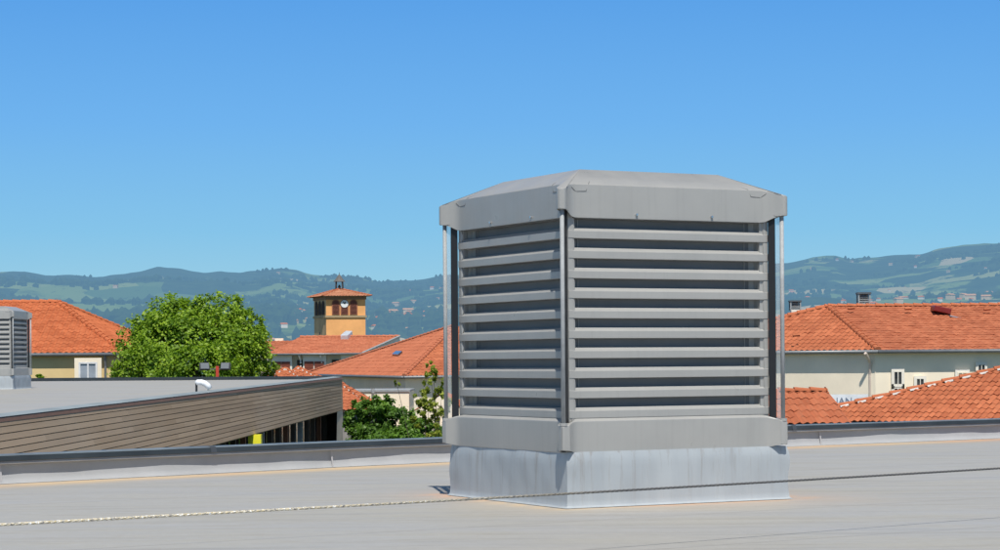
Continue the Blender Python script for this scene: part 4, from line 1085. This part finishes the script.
def mk_hills():
    m,nt,b=new_mat('hill_cover'); P=N(nt,'ShaderNodeNewGeometry').outputs['Position']
    def mp(sc):
        q=N(nt,'ShaderNodeMapping'); q.inputs['Scale'].default_value=sc; L(nt,P,q.inputs['Vector']); return q.outputs[0]
    n1=noise(nt,mp((1/400,1/560,0)),1,7,.58)
    n2=noise(nt,mp((1/60,1/60,0)),1,5,.7); 
    vo=N(nt,'ShaderNodeTexVoronoi'); vo.inputs['Scale'].default_value=1; L(nt,mp((1/120,1/190,0)),vo.inputs['Vector'])
    fld=mix(nt,N(nt,'ShaderNodeSeparateColor').outputs[0],(.1,.2,.04),(.2,.2,.1))
    sc=N(nt,'ShaderNodeSeparateColor'); L(nt,vo.outputs['Color'],sc.inputs[0])
    fld=ramp(nt,sc.outputs[0],[(0,(.08,.14,.04)),(.45,(.15,.22,.06)),(.75,(.24,.29,.09)),(.90,(.42,.36,.18)),(1,(.50,.40,.24))])
    for_=ramp(nt,n2,[(.3,(.012,.026,.010)),(.7,(.045,.075,.022))])
    sy=N(nt,'ShaderNodeSeparateXYZ'); L(nt,P,sy.inputs[0])
    # fields thicken in the valley
    vb=math_(nt,'MULTIPLY_ADD',sy.outputs[1],-1/11000.); nt.nodes[-1].inputs[2].default_value=.54
    fac=ramp(nt,math_(nt,'ADD',n1,math_(nt,'MULTIPLY',vb,.5)),[(.50,0.0),(.52,1.0)])
    hv=math_(nt,'MULTIPLY',fac,ramp(nt,math_(nt,'ADD',sc.outputs[1],math_(nt,'MULTIPLY',n2,.2)),[(.32,0.0),(.38,1.0)]))
    c=mix(nt,hv,for_,fld)
    hd=noise(nt,mp((1/35,1/60,0)),1,3,.8); c=mix(nt,math_(nt,'MULTIPLY',ramp(nt,hd,[(.58,0.0),(.66,1.0)]),.6),c,(.03,.05,.02))
    L(nt,c,b.inputs['Base Color']); b.inputs['Roughness'].default_value=1; b.inputs['Specular IOR Level'].default_value=0
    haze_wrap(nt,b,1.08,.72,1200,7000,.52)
    return m
hill=link_mesh('hills',build_terrain(),mk_hills(),None,True); tag(hill,'hazy blue-green wooded hills with pale fields along the horizon','hills',kind='structure')
g=MB(); g.box((-6000,-6000,GZ-.3),(6000,1500,GZ)); 
gm,nt,b=new_mat('town_ground'); L(nt,ramp(nt,noise(nt,mapping(nt),.01,6,.7),[(.4,(.06,.09,.03)),(.6,(.16,.15,.11))]),b.inputs['Base Color']); b.inputs['Roughness'].default_value=1
gg=MB(); gg.quad((-9000,-3000,GZ),(9000,-3000,GZ),(9000,1500,GZ),(-9000,1500,GZ)); tag(gg.build('ground',gm),'green and grey valley ground around the town','ground',kind='structure')

# distant houses, woods
def hz_mat(name,c,amt):
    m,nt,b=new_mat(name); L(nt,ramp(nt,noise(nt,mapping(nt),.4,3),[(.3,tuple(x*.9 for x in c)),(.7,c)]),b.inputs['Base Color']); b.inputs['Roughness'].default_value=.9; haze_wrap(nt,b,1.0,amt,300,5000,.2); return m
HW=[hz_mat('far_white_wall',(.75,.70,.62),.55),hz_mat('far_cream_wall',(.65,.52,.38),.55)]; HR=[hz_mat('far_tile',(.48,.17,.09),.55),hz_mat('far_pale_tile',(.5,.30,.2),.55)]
protos=[]
for i,(w_,d_,hh) in enumerate(((11,8,5),(16,9,7),(9,9,4.5))):
    e=empty('distant_house'); m=MB(); m.box((-w_/2,-d_/2,-6),(w_/2,d_/2,hh)); m.build('wall',HW[i%2],e)
    m=MB(); o=.6; rz=hh+d_*.28; m.add([(-w_/2-o,-d_/2-o,hh),(w_/2+o,-d_/2-o,hh),(w_/2+o,d_/2+o,hh),(-w_/2-o,d_/2+o,hh),(-w_/2,0,rz),(w_/2,0,rz)],[(0,1,5,4),(2,3,4,5),(1,2,5),(3,0,4)])
    m.build('roof',HR[i%2],e); protos.append(e)
GL='distant pale house with tiled roof scattered at the foot of the hazy hills'
spots=[]; rr=random.Random(12)
def scatter(n,px0,px1,Y_0,Y_1):
    for _ in range(n): spots.append((rr.uniform(px0,px1),rr.uniform(Y_0,Y_1)))
scatter(70,375,445,1350,3000); scatter(22,262,312,1500,3000); scatter(50,840,1003,2400,4300); scatter(10,360,445,3500,6200); scatter(18,790,1000,4500,6900); scatter(6,30,130,3000,5000); scatter(5,60,290,5600,6900)
for i,(px,Y) in enumerate(spots):
    pr=protos[i%3]; o=pr if i<3 else copy_tree(pr); X=(px-500)/F*Y
    o.location=(X,Y,float(terr(np.array([X]),np.array([Y]))[0])+.5); o.rotation_euler.z=rr.uniform(-.9,.9); s=rr.uniform(.55,1.0)*min(1,(Y/3300)**.9); o.scale=(s,s,s)
    tag(o,GL,'house',group='distant houses on the hills')
# dark hedges and woods of the valley
def woods():
    rs=np.random.RandomState(4); n=2600; px=rs.uniform(-60,1060,n); Y=rs.uniform(1300,6900,n)
    X=(px-500)/F*Y; cl=fbm(X/350,Y/350,77,3); k=cl>.52; X=X[k];Y=Y[k]; Z_=terr(X,Y); V_=[];F_=[]
    for x,y,z in zip(X,Y,Z_):
        m_=rs.randint(2,6)
        for q in range(m_):
            cx=x+rs.normal(0,26); cy=y+rs.normal(0,10); zz=float(terr(np.array([cx]),np.array([cy]))[0]); r=rs.uniform(4,9); hh=rs.uniform(7,15); b=len(V_)
            for t in range(6):
                an=t*math.pi/3; V_.append((cx+r*math.cos(an)*rs.uniform(.8,1.2),cy+r*math.sin(an),zz-2))
            for t in range(6):
                an=t*math.pi/3+.4; V_.append((cx+r*.85*math.cos(an)*rs.uniform(.8,1.2),cy+r*.85*math.sin(an),zz+hh*.6))
            V_.append((cx,cy,zz+hh))
            for t in range(6): F_.append((b+t,b+(t+1)%6,b+6+(t+1)%6,b+6+t)); F_.append((b+6+t,b+6+(t+1)%6,b+12))
    me=bpy.data.meshes.new('distant_woods'); me.from_pydata(V_,[],F_)
    m,nt,bb=new_mat('far_woods'); L(nt,ramp(nt,noise(nt,mapping(nt),.05,4),[(.35,(.018,.035,.012)),(.7,(.045,.075,.02))]),bb.inputs['Base Color']); bb.inputs['Roughness'].default_value=1; bb.inputs['Specular IOR Level'].default_value=0
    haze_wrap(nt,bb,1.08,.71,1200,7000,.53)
    tag(link_mesh('distant_woods',me,m),'hedges and clumps of trees scattered over the far hillsides','woods',kind='stuff')
woods()
for o in list(bpy.data.objects):
    if o.name.startswith('house') and o.type=='EMPTY' and not o.children: bpy.data.objects.remove(o)
